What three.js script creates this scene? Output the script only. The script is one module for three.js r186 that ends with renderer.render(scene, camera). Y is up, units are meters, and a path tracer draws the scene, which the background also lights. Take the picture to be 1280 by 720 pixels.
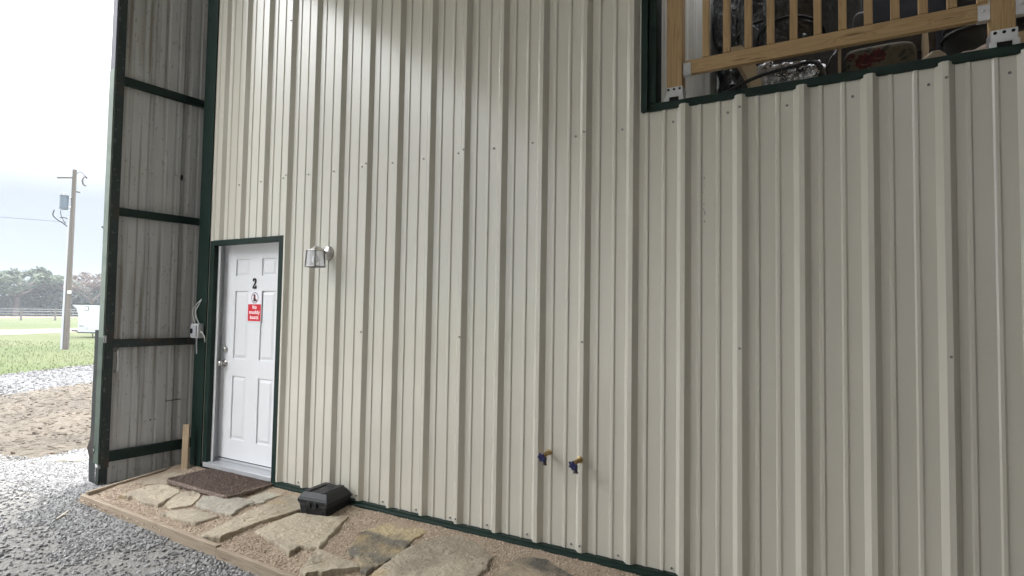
import * as THREE from 'three';
import { RoundedBoxGeometry } from 'three/addons/geometries/RoundedBoxGeometry.js';
import { mergeGeometries, mergeVertices } from 'three/addons/utils/BufferGeometryUtils.js';
import { FontLoader } from 'three/addons/loaders/FontLoader.js';
import { TextGeometry } from 'three/addons/geometries/TextGeometry.js';

// ------------------------------------------------------------------ camera, sky, sun, exposure
const scene = new THREE.Scene();
const camera = new THREE.PerspectiveCamera(53.065, 16 / 9, 0.05, 4000);
camera.position.set(3.7664, 1.6, 3.3597);
camera.up.set(0.0071030, 0.9989076, 0.0461868);
camera.lookAt(3.7664 - 0.4891579, 1.6 + 0.0437555, 3.3597 - 0.871097);

const renderer = new THREE.WebGLRenderer({ antialias: true });
renderer.toneMapping = THREE.LinearToneMapping;
renderer.toneMappingExposure = 6.8;
renderer.shadowMap.enabled = true;

function makeSky() {
  const w = 512, h = 256, d = new Float32Array(w * h * 4);
  for (let j = 0; j < h; j++) {
    const el = (0.5 - (j + 0.5) / h) * Math.PI;               // row 0 = top of the picture of the sky
    for (let i = 0; i < w; i++) {
      const az = (i + 0.5) / w * Math.PI * 2;
      const e = Math.max(0, Math.sin(el));
      const ss = (a, b) => { const t = Math.min(1, Math.max(0, (e - a) / (b - a))); return t * t * (3 - 2 * t); };
      let L = 0.108 + 0.10 * ss(0.12, 0.22) + 1.03 * ss(0.27, 0.50) - 0.25 * ss(0.6, 1.0);
      const band = fbm(Math.cos(az) * 2 + 7, Math.sin(az) * 2 + e * 16, 3) - 0.5;
      L *= 1 + 0.35 * band * (1 - e * 0.7);
      const t = ss(0.02, 0.32);
      const c = [0.80 + 0.18 * t, 0.935 + 0.06 * t, 1.09 - 0.07 * t];
      const k = ((h - 1 - j) * w + i) * 4;
      for (let q = 0; q < 3; q++) d[k + q] = el < 0 ? 0.3 * c[q] : L * c[q];
      d[k + 3] = 1;
    }
  }
  const t = new THREE.DataTexture(d, w, h, THREE.RGBAFormat, THREE.FloatType);
  t.mapping = THREE.EquirectangularReflectionMapping; t.magFilter = t.minFilter = THREE.LinearFilter;
  t.needsUpdate = true; return t;
}
// noise first: the sky uses it
function rngOf(seed) { let a = seed >>> 0; return () => { a = (a + 0x6D2B79F5) | 0; let t = Math.imul(a ^ (a >>> 15), 1 | a); t = (t + Math.imul(t ^ (t >>> 7), 61 | t)) ^ t; return ((t ^ (t >>> 14)) >>> 0) / 4294967296; }; }
function hash(x, y) { let h = Math.imul(x | 0, 374761393) + Math.imul(y | 0, 668265263); h = Math.imul(h ^ (h >>> 13), 1274126177); return ((h ^ (h >>> 16)) >>> 0) / 4294967296; }
function vnoise(x, y, px = 0, py = 0) {
  const xi = Math.floor(x), yi = Math.floor(y), fx = x - xi, fy = y - yi, u = fx * fx * (3 - 2 * fx), v = fy * fy * (3 - 2 * fy);
  const m = (a, n) => n ? ((a % n) + n) % n : a;
  const a = hash(m(xi, px), m(yi, py)), b = hash(m(xi + 1, px), m(yi, py)), c = hash(m(xi, px), m(yi + 1, py)), e = hash(m(xi + 1, px), m(yi + 1, py));
  return a + (b - a) * u + (c - a) * v + (a - b - c + e) * u * v;
}
function fbm(x, y, o = 4, px = 0, py = 0) { let s = 0, a = 0.5, n = 0; for (let i = 0; i < o; i++) { s += a * vnoise(x + i * 17, y + i * 31, px, py); n += a; x *= 2; y *= 2; px *= 2; py *= 2; a *= 0.5; } return s / n; }
const sky = makeSky();
scene.background = sky; scene.environment = sky;

const sun = new THREE.DirectionalLight(new THREE.Color(1, 0.97, 0.92), 0.5);
sun.position.set(-12, 40, -26); sun.target.position.set(0, 0, 0);
sun.castShadow = true; sun.shadow.radius = 28; sun.shadow.mapSize.set(2048, 2048);
Object.assign(sun.shadow.camera, { left: -40, right: 40, top: 40, bottom: -40, near: 1, far: 140 });
scene.add(sun, sun.target);
scene.fog = new THREE.FogExp2(new THREE.Color(0.84, 0.9, 0.98), 0.0012);

// ------------------------------------------------------------------ helpers
const used = new Map();
function numbered(n) { const k = used.get(n) || 0; used.set(n, k + 1); return k ? n + '_' + String(k).padStart(3, '0') : n; }
function thing(name, label, category, pos = [0, 0, 0], turn = 0, group) {
  const o = new THREE.Group(); o.name = numbered(name); o.position.set(...pos); o.rotation.y = turn;
  o.userData = { label, category }; if (group) o.userData.group = group; scene.add(o); return o;
}
function struct(name, parent = scene) { const o = new THREE.Group(); o.name = numbered(name); if (parent === scene) o.userData.kind = 'structure'; parent.add(o); return o; }
function part(name, geo, mat, parent, pos, rot) {
  const g = Array.isArray(geo) ? mergeGeometries(geo.map(prep)) : geo;
  const m = new THREE.Mesh(g, mat); m.name = parent === scene ? numbered(name) : name; m.castShadow = m.receiveShadow = true;
  if (pos) m.position.set(...pos); if (rot) m.rotation.set(...rot); parent.add(m); return m;
}
function prep(g) { g = g.index ? g.toNonIndexed() : g; for (const k of Object.keys(g.attributes)) if (!['position', 'normal', 'uv'].includes(k)) g.deleteAttribute(k); return g; }
function boxUV(g, s = 1, ox = 0, oy = 0) {                     // uv in metres from the dominant axis of each face
  g = prep(g); const p = g.attributes.position, n = p.count, uv = new Float32Array(n * 2);
  const a = new THREE.Vector3(), b = new THREE.Vector3(), c = new THREE.Vector3();
  for (let i = 0; i < n; i += 3) {
    a.fromBufferAttribute(p, i); b.fromBufferAttribute(p, i + 1); c.fromBufferAttribute(p, i + 2);
    const nn = b.clone().sub(a).cross(c.clone().sub(a)); const X = Math.abs(nn.x), Y = Math.abs(nn.y), Z = Math.abs(nn.z);
    [a, b, c].forEach((v, k) => { const t = Y >= X && Y >= Z ? [v.x, v.z] : X >= Z ? [v.z, v.y] : [v.x, v.y]; uv[(i + k) * 2] = t[0] * s + ox; uv[(i + k) * 2 + 1] = t[1] * s + oy; });
  }
  g.setAttribute('uv', new THREE.BufferAttribute(uv, 2)); return g;
}
const bx = (w, h, d, x = 0, y = 0, z = 0, r = 0.003) => boxUV(new RoundedBoxGeometry(w, h, d, 1, Math.min(r, w / 2.1, h / 2.1, d / 2.1)).translate(x, y, z));
const span = (x0, x1, y0, y1, z0, z1, r = 0.003) => bx(x1 - x0, y1 - y0, z1 - z0, (x0 + x1) / 2, (y0 + y1) / 2, (z0 + z1) / 2, r);
function grainBox(w, h, d, axis, o) {                          // box whose uv.v runs along the grain axis
  const g = bx(w, h, d, 0, 0, 0, 0.004), uv = g.attributes.uv, p = g.attributes.position;
  for (let i = 0; i < p.count; i++) {
    const c = [p.getX(i), p.getY(i), p.getZ(i)], q = [0, 1, 2].filter(k => k !== axis);
    uv.setXY(i, (c[q[0]] + c[q[1]] * 1.3) * 3 + o, c[axis] * 0.8 + o * 3.7);
  }
  return g;
}
const tube = (pts, r, seg = 24, rs = 8) => new THREE.TubeGeometry(new THREE.CatmullRomCurve3(pts.map(p => new THREE.Vector3(...p))), seg, r, rs);
const cyl = (r0, r1, h, s = 20) => new THREE.CylinderGeometry(r0, r1, h, s);
function rod(a, b, r, s = 8) { const A = new THREE.Vector3(...a), B = new THREE.Vector3(...b), d = B.clone().sub(A); const g = cyl(r, r, d.length(), s); g.applyQuaternion(new THREE.Quaternion().setFromUnitVectors(new THREE.Vector3(0, 1, 0), d.clone().normalize())); g.translate(...A.add(B).multiplyScalar(0.5).toArray()); return g; }

function tex(w, h, fn, srgb = true) {
  const d = new Uint8Array(w * h * 4);
  for (let j = 0; j < h; j++) for (let i = 0; i < w; i++) { const c = fn(i / w, j / h), k = (j * w + i) * 4; for (let q = 0; q < 3; q++) d[k + q] = Math.max(0, Math.min(255, (srgb ? toS(Math.max(0, c[q])) : c[q]) * 255)); d[k + 3] = 255; }
  const t = new THREE.DataTexture(d, w, h); t.wrapS = t.wrapT = THREE.RepeatWrapping; t.magFilter = THREE.LinearFilter; t.minFilter = THREE.LinearMipmapLinearFilter; t.generateMipmaps = true; t.anisotropy = 8;
  if (srgb) t.colorSpace = THREE.SRGBColorSpace; t.needsUpdate = true; return t;
}
const toS = v => v <= 0.0031308 ? v * 12.92 : 1.055 * Math.pow(v, 1 / 2.4) - 0.055;
const grey = v => [v, v, v];
const mix = (a, b, t) => a.map((v, i) => v + (b[i] - v) * t);
const rep = (t, x, y) => { const c = t.clone(); c.repeat.set(x, y); c.needsUpdate = true; return c; };
const lin = (r, g, b) => new THREE.Color().setRGB(r, g, b);
const std = (c, rough, o = {}) => new THREE.MeshStandardMaterial({ color: Array.isArray(c) ? lin(...c) : c, roughness: rough, ...o });

// ------------------------------------------------------------------ materials
const fineN = tex(256, 256, (u, v) => grey(fbm(u * 32, v * 32, 4, 32, 32)), false);
const waveN = tex(256, 512, (u, v) => grey(0.75 * fbm(u * 6, v * 5, 2, 6, 5) + 0.25 * fbm(u * 40, v * 40, 2, 40, 40)), false);
const wallMap = tex(512, 512, (u, v) => { const s = fbm(u * 40, v * 3, 3, 40, 3), f = fbm(u * 5, v * 5, 4, 5, 5); return grey(0.93 + 0.07 * (s * 0.5 + f * 0.5)); });
const M = {};
M.wall = new THREE.MeshPhysicalMaterial({ color: lin(0.605, 0.578, 0.50), roughness: 0.2, ior: 1.75, map: rep(wallMap, 0.37, 0.31), bumpMap: rep(waveN, 1.1, 0.55), bumpScale: 0.0008 });
M.shellWall = std([0.74, 0.72, 0.69], 0.6);
M.roof = std([0.70, 0.70, 0.70], 0.6);
const greenMap = tex(256, 256, (u, v) => { const f = fbm(u * 7, v * 7, 5, 7, 7); return mix([0.005, 0.016, 0.0122], [0.010, 0.028, 0.0205], f); });
M.green = new THREE.MeshPhysicalMaterial({ roughness: 0.5, specularIntensity: 0.45, map: rep(greenMap, 1.3, 1.3), bumpMap: fineN, bumpScale: 0.0003 });
const oldGreen = tex(512, 512, (u, v) => {
  const f = fbm(u * 9, v * 9, 5, 9, 9), r = fbm(u * 5 + 3, v * 5, 4, 5, 5), s = fbm(u * 70, v * 70, 2, 70, 70);
  let c = mix([0.007, 0.015, 0.014], [0.022, 0.036, 0.031], f);
  if (r > 0.56) c = mix(c, [0.06, 0.030, 0.018], Math.min(1, (r - 0.56) * 9));
  if (s > 0.80) c = mix(c, [0.20, 0.20, 0.18], 0.5);
  return c;
});
M.oldGreen = std(0xffffff, 0.6, { map: rep(oldGreen, 0.9, 0.9), bumpMap: fineN, bumpScale: 0.0006 });
M.paleGreen = std(0xffffff, 0.5, { map: tex(128, 512, (u, v) => mix([0.10, 0.13, 0.105], [0.17, 0.205, 0.17], fbm(u * 5, v * 12, 4, 5, 12))) });
const leafMap = tex(1024, 1024, (u, v) => {
  const st = fbm(u * 46, v * 2, 4, 46, 2), bl = fbm(u * 4, v * 7, 5, 4, 7), sp = fbm(u * 60, v * 60, 2, 60, 60), big = fbm(u * 2 + 5, v * 2, 3, 2, 2);
  let c = mix([0.47, 0.465, 0.445], [0.68, 0.69, 0.69], 0.45 * bl + 0.55 * st);
  c = mix(c, [0.22, 0.185, 0.15], Math.min(0.9, Math.max(0, st * 0.9 + big * 0.5 - 0.70) * 3.0));
  if (sp > 0.80) c = mix(c, [0.16, 0.13, 0.10], 0.35);
  return c;
});
M.leaf = std(0xffffff, 0.62, { map: rep(leafMap, 0.8, 0.36), bumpMap: rep(waveN, 1, 1), bumpScale: 0.002 });
const doorMap = tex(256, 256, (u, v) => grey(0.95 + 0.05 * fbm(u * 6, v * 6, 4, 6, 6)));
M.white = std([0.77, 0.78, 0.80], 0.38, { map: doorMap, bumpMap: rep(fineN, 2, 2), bumpScale: 0.0002 });
M.whiteTrim = std([0.80, 0.81, 0.83], 0.45, { map: doorMap });
M.sill = std([0.50, 0.51, 0.53], 0.4, { metalness: 0.3, map: doorMap });
M.black = std([0.008, 0.008, 0.009], 0.7);
M.nickel = std([0.55, 0.53, 0.50], 0.28, { metalness: 1, bumpMap: fineN, bumpScale: 0.0001 });
M.galv = std(0xffffff, 0.45, { metalness: 0.85, map: tex(128, 128, (u, v) => grey(0.38 + 0.25 * fbm(u * 14, v * 14, 3, 14, 14))) });
M.brass = std([0.42, 0.29, 0.13], 0.38, { metalness: 1 });
M.blue = std([0.008, 0.011, 0.085], 0.35);
M.screw = std([0.22, 0.22, 0.21], 0.5, { metalness: 0.6 });
M.hole = std([0.01, 0.01, 0.01], 0.9);
function woodMap(base, dark, seed, knots) {
  const r = rngOf(seed), K = []; for (let i = 0; i < knots; i++) K.push([r(), r(), 0.02 + r() * 0.035]);
  return tex(512, 1024, (u, v) => {
    let uu = u, kn = 0;
    for (const [a, b, s] of K) { const dx = ((u - a + 1.5) % 1) - 0.5, dy = (((v - b + 1.5) % 1) - 0.5) * 0.5; const q = Math.exp(-(dx * dx + dy * dy) / (s * s * 1.4)); uu += q * 0.10 * Math.sign(dx || 1); kn = Math.max(kn, Math.exp(-(dx * dx * 2 + dy * dy) / (s * s * 0.18))); }
    const g = fbm(uu * 9, v * 1.2 + seed, 3, 9, 0), ring = 0.5 + 0.5 * Math.sin((g * 9 + uu * 5) * 6.28), fi = fbm(uu * 90, v * 5, 3, 90, 5);
    let c = mix(base, dark, 0.42 * ring * ring + 0.45 * fi * fi);
    return mix(c, [dark[0] * 0.35, dark[1] * 0.28, dark[2] * 0.25], kn * 0.9);
  });
}
const pineMap = woodMap([0.45, 0.30, 0.145], [0.26, 0.145, 0.055], 5, 5);
const oldWoodMap = woodMap([0.40, 0.325, 0.235], [0.20, 0.145, 0.095], 11, 3);
M.pine = std(0xffffff, 0.62, { map: pineMap, bumpMap: pineMap, bumpScale: 0.0008 });
M.oldWood = std([0.86, 0.86, 0.87], 0.8, { map: oldWoodMap, bumpMap: oldWoodMap, bumpScale: 0.002 });
const stoneBump = tex(512, 512, (u, v) => { const r = 1 - Math.abs(2 * fbm(u * 5, v * 5, 5, 5, 5) - 1), st = Math.floor(fbm(u * 3, v * 3, 3, 3, 3) * 9) / 9; return grey(0.35 * r + 0.4 * st + 0.25 * fbm(u * 40, v * 40, 3, 40, 40)); }, false);
const stoneMaps = [[[0.40, 0.345, 0.255], [0.31, 0.265, 0.20]], [[0.41, 0.355, 0.27], [0.28, 0.24, 0.18]], [[0.40, 0.37, 0.30], [0.31, 0.285, 0.235]], [[0.43, 0.35, 0.21], [0.14, 0.125, 0.10]], [[0.38, 0.31, 0.22], [0.10, 0.09, 0.075]]].map(([a, b], i) => tex(512, 512, (u, v) => {
  const f = fbm(u * 4 + i * 3.3, v * 4, 5, 4, 4), t = Math.max(0, Math.min(1, (f - 0.36) * 3.4)), s = fbm(u * 60, v * 60, 3, 60, 60), o = fbm(u * 3, v * 3 + i, 4, 3, 3);
  let c = mix(a, b, t).map(x => x * (0.78 + 0.44 * s));
  if (o > 0.58) c = mix(c, [0.42, 0.30, 0.13], (o - 0.58) * 2.2);
  return c;
}));
M.stone = stoneMaps.map(m => std(0xffffff, 0.85, { map: rep(m, 1.2, 1.2), bumpMap: rep(stoneBump, 1.6, 1.6), bumpScale: 0.022 }));
const grainT = (a, b, c, sc) => tex(1024, 1024, (u, v) => { const f = fbm(u * 6, v * 6, 4, 6, 6), s = vnoise(u * sc, v * sc, sc, sc), s2 = vnoise(u * sc * 2.1 | 0, v * sc * 2.1 | 0); return mix(mix(a, b, f), c, Math.max(0, s * 0.6 + s2 * 0.5 - 0.45)); });
M.sand = std(0xffffff, 0.95, { map: rep(grainT([0.27, 0.205, 0.145], [0.35, 0.275, 0.20], [0.50, 0.42, 0.33], 160), 0.9, 0.9), bumpMap: rep(fineN, 3, 3), bumpScale: 0.006 });
M.gravelBed = std(0xffffff, 0.95, { map: rep(grainT([0.17, 0.162, 0.15], [0.225, 0.217, 0.202], [0.31, 0.302, 0.29], 140), 0.6, 0.6), bumpMap: rep(fineN, 2, 2), bumpScale: 0.01 });
M.road = std(0xffffff, 0.95, { map: rep(grainT([0.10, 0.098, 0.099], [0.13, 0.128, 0.129], [0.18, 0.179, 0.18], 120), 0.4, 0.4), bumpMap: rep(fineN, 1, 1), bumpScale: 0.02 });
M.mud = std(0xffffff, 1, { map: rep(tex(1024, 1024, (u, v) => { const f = fbm(u * 7 + 2 * fbm(u * 4, v * 4, 3, 4, 4), v * 7, 6, 7, 7), s = fbm(u * 90, v * 90, 3, 90, 90); return mix(mix([0.058, 0.047, 0.035], [0.118, 0.099, 0.075], f * 1.3 - 0.15), [0.19, 0.16, 0.13], Math.max(0, s - 0.5) * 1.5); }), 0.25, 0.25), bumpMap: rep(fineN, 1.3, 1.3), bumpScale: 0.02 });
M.grassLand = std(0xffffff, 1, { map: rep(tex(1024, 1024, (u, v) => { const f = fbm(u * 5, v * 5, 5, 5, 5), s = fbm(u * 90, v * 90, 3, 90, 90); return mix(mix([0.05, 0.066, 0.016], [0.09, 0.088, 0.04], f * 1.6 - 0.4), [0.06, 0.09, 0.02], s * 0.55); }), 0.06, 0.06), bumpMap: rep(fineN, 0.5, 0.5), bumpScale: 0.05 });
M.track = std([0.15, 0.125, 0.092], 1, { map: wallMap });
M.dry = std([0.21, 0.165, 0.095], 1, { map: rep(wallMap, 0.1, 0.1) });
M.mat = std(0xffffff, 1, { map: rep(tex(256, 256, (u, v) => mix([0.09, 0.066, 0.055], [0.36, 0.28, 0.24], Math.pow(fbm(u * 50, v * 50, 2, 50, 50), 1.6))), 2, 2), bumpMap: rep(fineN, 2.5, 2.5), bumpScale: 0.01 });
M.plastic = std([0.004, 0.0045, 0.006], 0.55, { bumpMap: rep(fineN, 6, 6), bumpScale: 0.0006 });
const wrinkleT = tex(512, 512, (u, v) => grey(1 - Math.abs(2 * fbm(u * 7 + 0.4 * fbm(u * 5, v * 5, 2, 5, 5), v * 5, 5, 7, 5) - 1)), false);
M.wrap = std([0.022, 0.022, 0.024], 0.2, { bumpMap: rep(wrinkleT, 1.6, 1.6), bumpScale: 0.03 });
M.foil = std([0.34, 0.34, 0.35], 0.25, { metalness: 0.9, bumpMap: rep(wrinkleT, 3, 3), bumpScale: 0.03 });

// ------------------------------------------------------------------ corrugated sheet
const SP = 0.3048, RIB = [[0, 0], [0.034, 0], [0.0415, 0.0068], [0.055, 0.0068], [0.0625, 0], [0.136, 0], [0.1435, 0.0068], [0.157, 0.0068], [0.1645, 0], [0.2248, 0], [0.2525, 0.032], [0.2771, 0.032]];
function profile(x0, x1) {                                     // front line of the sheet between x0 and x1
  const P = []; for (let k = Math.floor(x0 / SP) - 1; k <= Math.ceil(x1 / SP); k++) for (const [s, z] of RIB) P.push([k * SP + s, z]);
  const at = x => { for (let i = 1; i < P.length; i++) if (P[i][0] >= x) { const [a, za] = P[i - 1], [b, zb] = P[i]; return za + (zb - za) * (x - a) / Math.max(1e-9, b - a); } return 0; };
  return [[x0, at(x0)], ...P.filter(p => p[0] > x0 + 1e-4 && p[0] < x1 - 1e-4), [x1, at(x1)]];
}
function corr(x0, x1, y0, y1, th = 0.0012, dz = 0) {
  const P = profile(x0, x1).map(([x, z]) => [x, z + dz]), v = [];
  const quad = (a, b, c, d) => v.push(...a, ...b, ...c, ...a, ...c, ...d);
  for (let i = 1; i < P.length; i++) {
    const [xa, za] = P[i - 1], [xb, zb] = P[i];
    quad([xa, y0, za], [xb, y0, zb], [xb, y1, zb], [xa, y1, za]);
    quad([xb, y0, zb - th], [xa, y0, za - th], [xa, y1, za - th], [xb, y1, zb - th]);
    quad([xa, y1, za], [xb, y1, zb], [xb, y1, zb - th], [xa, y1, za - th]);
    quad([xa, y0, za - th], [xb, y0, zb - th], [xb, y0, zb], [xa, y0, za]);
  }
  const e = (p, s) => { const [x, z] = p; s ? quad([x, y0, z], [x, y0, z - th], [x, y1, z - th], [x, y1, z]) : quad([x, y0, z - th], [x, y0, z], [x, y1, z], [x, y1, z - th]); };
  e(P[0], false); e(P[P.length - 1], true);
  const g = new THREE.BufferGeometry(); g.setAttribute('position', new THREE.Float32BufferAttribute(v, 3)); g.computeVertexNormals(); return boxUV(g);
}

// ------------------------------------------------------------------ the barn: shell, main wall
const ROOF = 6.3, X1 = 11.5, ZB = 8.5;
{
  const roof = struct('barn_roof');
  part('roof_deck', [span(-1.72, X1 + 0.1, ROOF, ROOF + 0.12, -0.7, 5.2), span(-1.72, 4.2, ROOF, ROOF + 0.12, 5.2, ZB + 0.1), span(5.5, X1 + 0.1, ROOF, ROOF + 0.12, 5.2, ZB + 0.1), span(4.2, 5.5, ROOF, ROOF + 0.12, 7.6, ZB + 0.1), span(-1.72, X1 + 0.1, ROOF, ROOF + 0.12, -4.2, -2.6), span(-1.72, 2.9, ROOF, ROOF + 0.12, -2.6, -0.7), span(4.9, X1 + 0.1, ROOF, ROOF + 0.12, -2.6, -0.7)], M.roof, roof);
  part('skylight_pane', span(4.18, 5.52, ROOF + 0.125, ROOF + 0.131, 5.18, 7.62), new THREE.MeshPhysicalMaterial({ color: 0xffffff, transmission: 1, thickness: 0, roughness: 0.2 }), roof);
  part('skylight_pane', span(2.88, 4.92, ROOF + 0.125, ROOF + 0.131, -2.62, -0.68), new THREE.MeshPhysicalMaterial({ color: 0xffffff, transmission: 1, thickness: 0, roughness: 0.2 }), roof);
  part('skylight_shaft', [span(2.86, 2.9, 5.201, ROOF - 0.001, -2.6, -0.7), span(4.9, 4.94, 5.201, ROOF - 0.001, -2.6, -0.7), span(2.86, 4.94, 5.201, ROOF - 0.001, -2.64, -2.6), span(2.86, 4.94, 5.201, ROOF - 0.001, -0.7, -0.66)], M.whiteTrim, roof);
  part('purlin', [0.5, 1.9, 3.3, 4.7, 6.1, 7.5].map(z => span(-1.58, X1, ROOF - 0.2, ROOF - 0.002, z, z + 0.06)), M.roof, roof);
  const ew = struct('end_wall');
  part('wall_panel', [span(-1.72, -1.6, 5.35, ROOF - 0.001, -0.02, ZB), span(-1.72, -1.6, 0, 5.35, ZB - 0.15, ZB), span(-1.72, -1.6, 0, ROOF - 0.001, -4.2, -0.2)], M.shellWall, ew);
  const ow = struct('opposite_wall');
  part('wall_panel', [span(-1.6, X1, 0, ROOF - 0.001, ZB, ZB + 0.1)], M.shellWall, ow);
  const rw = struct('far_end_wall');
  part('wall_panel', span(X1, X1 + 0.1, 0, ROOF - 0.001, -4.2, ZB + 0.1), std([0.30, 0.29, 0.27], 0.7), rw);
  part('rear_wall', [span(-1.6, 6.0, 0, ROOF - 0.001, -4.2, -4.1), span(6.0, 7.8, 0, 3.2, -4.2, -4.1), span(6.0, 7.8, 5.1, ROOF - 0.001, -4.2, -4.1), span(7.8, X1, 0, ROOF - 0.001, -4.2, -4.1)], M.shellWall, rw);
}
{
  const wall = thing('metal_wall', 'long beige ribbed metal wall of vertical sheets beside the white door', 'wall');
  const door = [-1.37, -0.40, 2.215], loft = [2.80, 6.6, 2.825, 4.95], x0 = -1.425;
  for (let j = -3; j < 12; j++) {
    const a = Math.max(x0, 2 * SP + j * 0.9144 - (j % 2 ? 0.004 : 0)), b = Math.min(X1, 2 * SP + (j + 1) * 0.9144 + (j % 2 ? 0 : 0.004)); if (b - a < 0.02) continue;
    const cuts = [a, door[0], door[1], loft[0], loft[1], b].filter(x => x >= a && x <= b).sort((p, q) => p - q), G = [];
    for (let i = 1; i < cuts.length; i++) {
      const l = cuts[i - 1], r = cuts[i], m = (l + r) / 2; if (r - l < 1e-3) continue;
      const dz = j % 2 ? 0 : 0.0018;
      if (m > door[0] && m < door[1]) G.push(corr(l, r, door[2], ROOF - 0.002, 0.0012, dz));
      else if (m > loft[0] && m < loft[1]) G.push(corr(l, r, 0.152, loft[2], 0.0012, dz), corr(l, r, loft[3], ROOF - 0.002, 0.0012, dz));
      else G.push(corr(l, r, 0.152, ROOF - 0.002, 0.0012, dz));
    }
    part('wall_sheet', G, M.wall, wall);
  }
  // screw heads, two pixels each
  const hd = (x, y, z) => { const g = cyl(0.0058, 0.0072, 0.006, 8).rotateX(Math.PI / 2); g.translate(x, y, z + 0.004); return g; };
  const S = [];
  for (let k = -3; k < 30; k++) {
    const x = k * SP - 0.107, inD = x > door[0] - 0.05 && x < door[1] + 0.08, lap = ((k % 3) + 3) % 3 === 2;
    for (const y of [0.178, 1.42, 2.736, 4.1, 5.4]) {
      if (inD && y < 2.3) continue; if (x > loft[0] - 0.07 && y > 2.81 && y < 5) continue; if (k * SP - 0.04 > X1) continue;
      const jy = (hash(k, Math.round(y * 10)) - 0.5) * 0.012, jx = (hash(k + 50, Math.round(y * 7)) - 0.5) * 0.014;
      if (y !== 1.42 && y !== 4.1) S.push(hd(x + jx, y + jy, 0.0015));
      if (lap) S.push(hd(k * SP - 0.04 + jx * 0.5, y + 0.012 + jy, 0.033));
    }
  }
  const sc = part('screws', S, M.screw, wall); sc.userData.kind = 'stuff';
  // dark green base flashing with a sloped top lip, footing below
  const sh = new THREE.Shape([[0, 0.10], [0.046, 0.098], [0.046, 0.126], [0.036, 0.133], [0.034, 0.150], [0, 0.150]].map(p => new THREE.Vector2(...p)));
  const fl = boxUV(new THREE.ExtrudeGeometry(sh, { depth: X1 + 0.36, bevelEnabled: false }).rotateY(Math.PI / 2)); fl.scale(1, 1, -1);
  const f2 = new THREE.ExtrudeGeometry(sh, { depth: X1 + 0.35, bevelEnabled: false }); // profile runs along x
  f2.applyMatrix4(new THREE.Matrix4().makeBasis(new THREE.Vector3(0, 0, 1), new THREE.Vector3(0, 1, 0), new THREE.Vector3(-1, 0, 0))).translate(X1, 0, 0);
  part('base_flashing', boxUV(f2), M.green, wall);
  part('footing', span(-0.36, X1, -0.3, 0.102, -0.2, 0.028), std([0.30, 0.29, 0.27], 0.95, { bumpMap: fineN, bumpScale: 0.004 }), wall);
  // scuff marks on one sheet
  const r = rngOf(8), sm = [];
  for (let i = 0; i < 8; i++) { const y = 2.38 - i * 0.034 - r() * 0.02, x = 3.112 + r() * 0.012; sm.push(span(x, x + 0.002 + r() * 0.004, y, y + 0.004 + r() * r() * 0.03, 0.001, 0.0048, 0.001)); }
  part('scuff_mark', sm, std([0.13, 0.125, 0.115], 0.8), wall);
}

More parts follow.
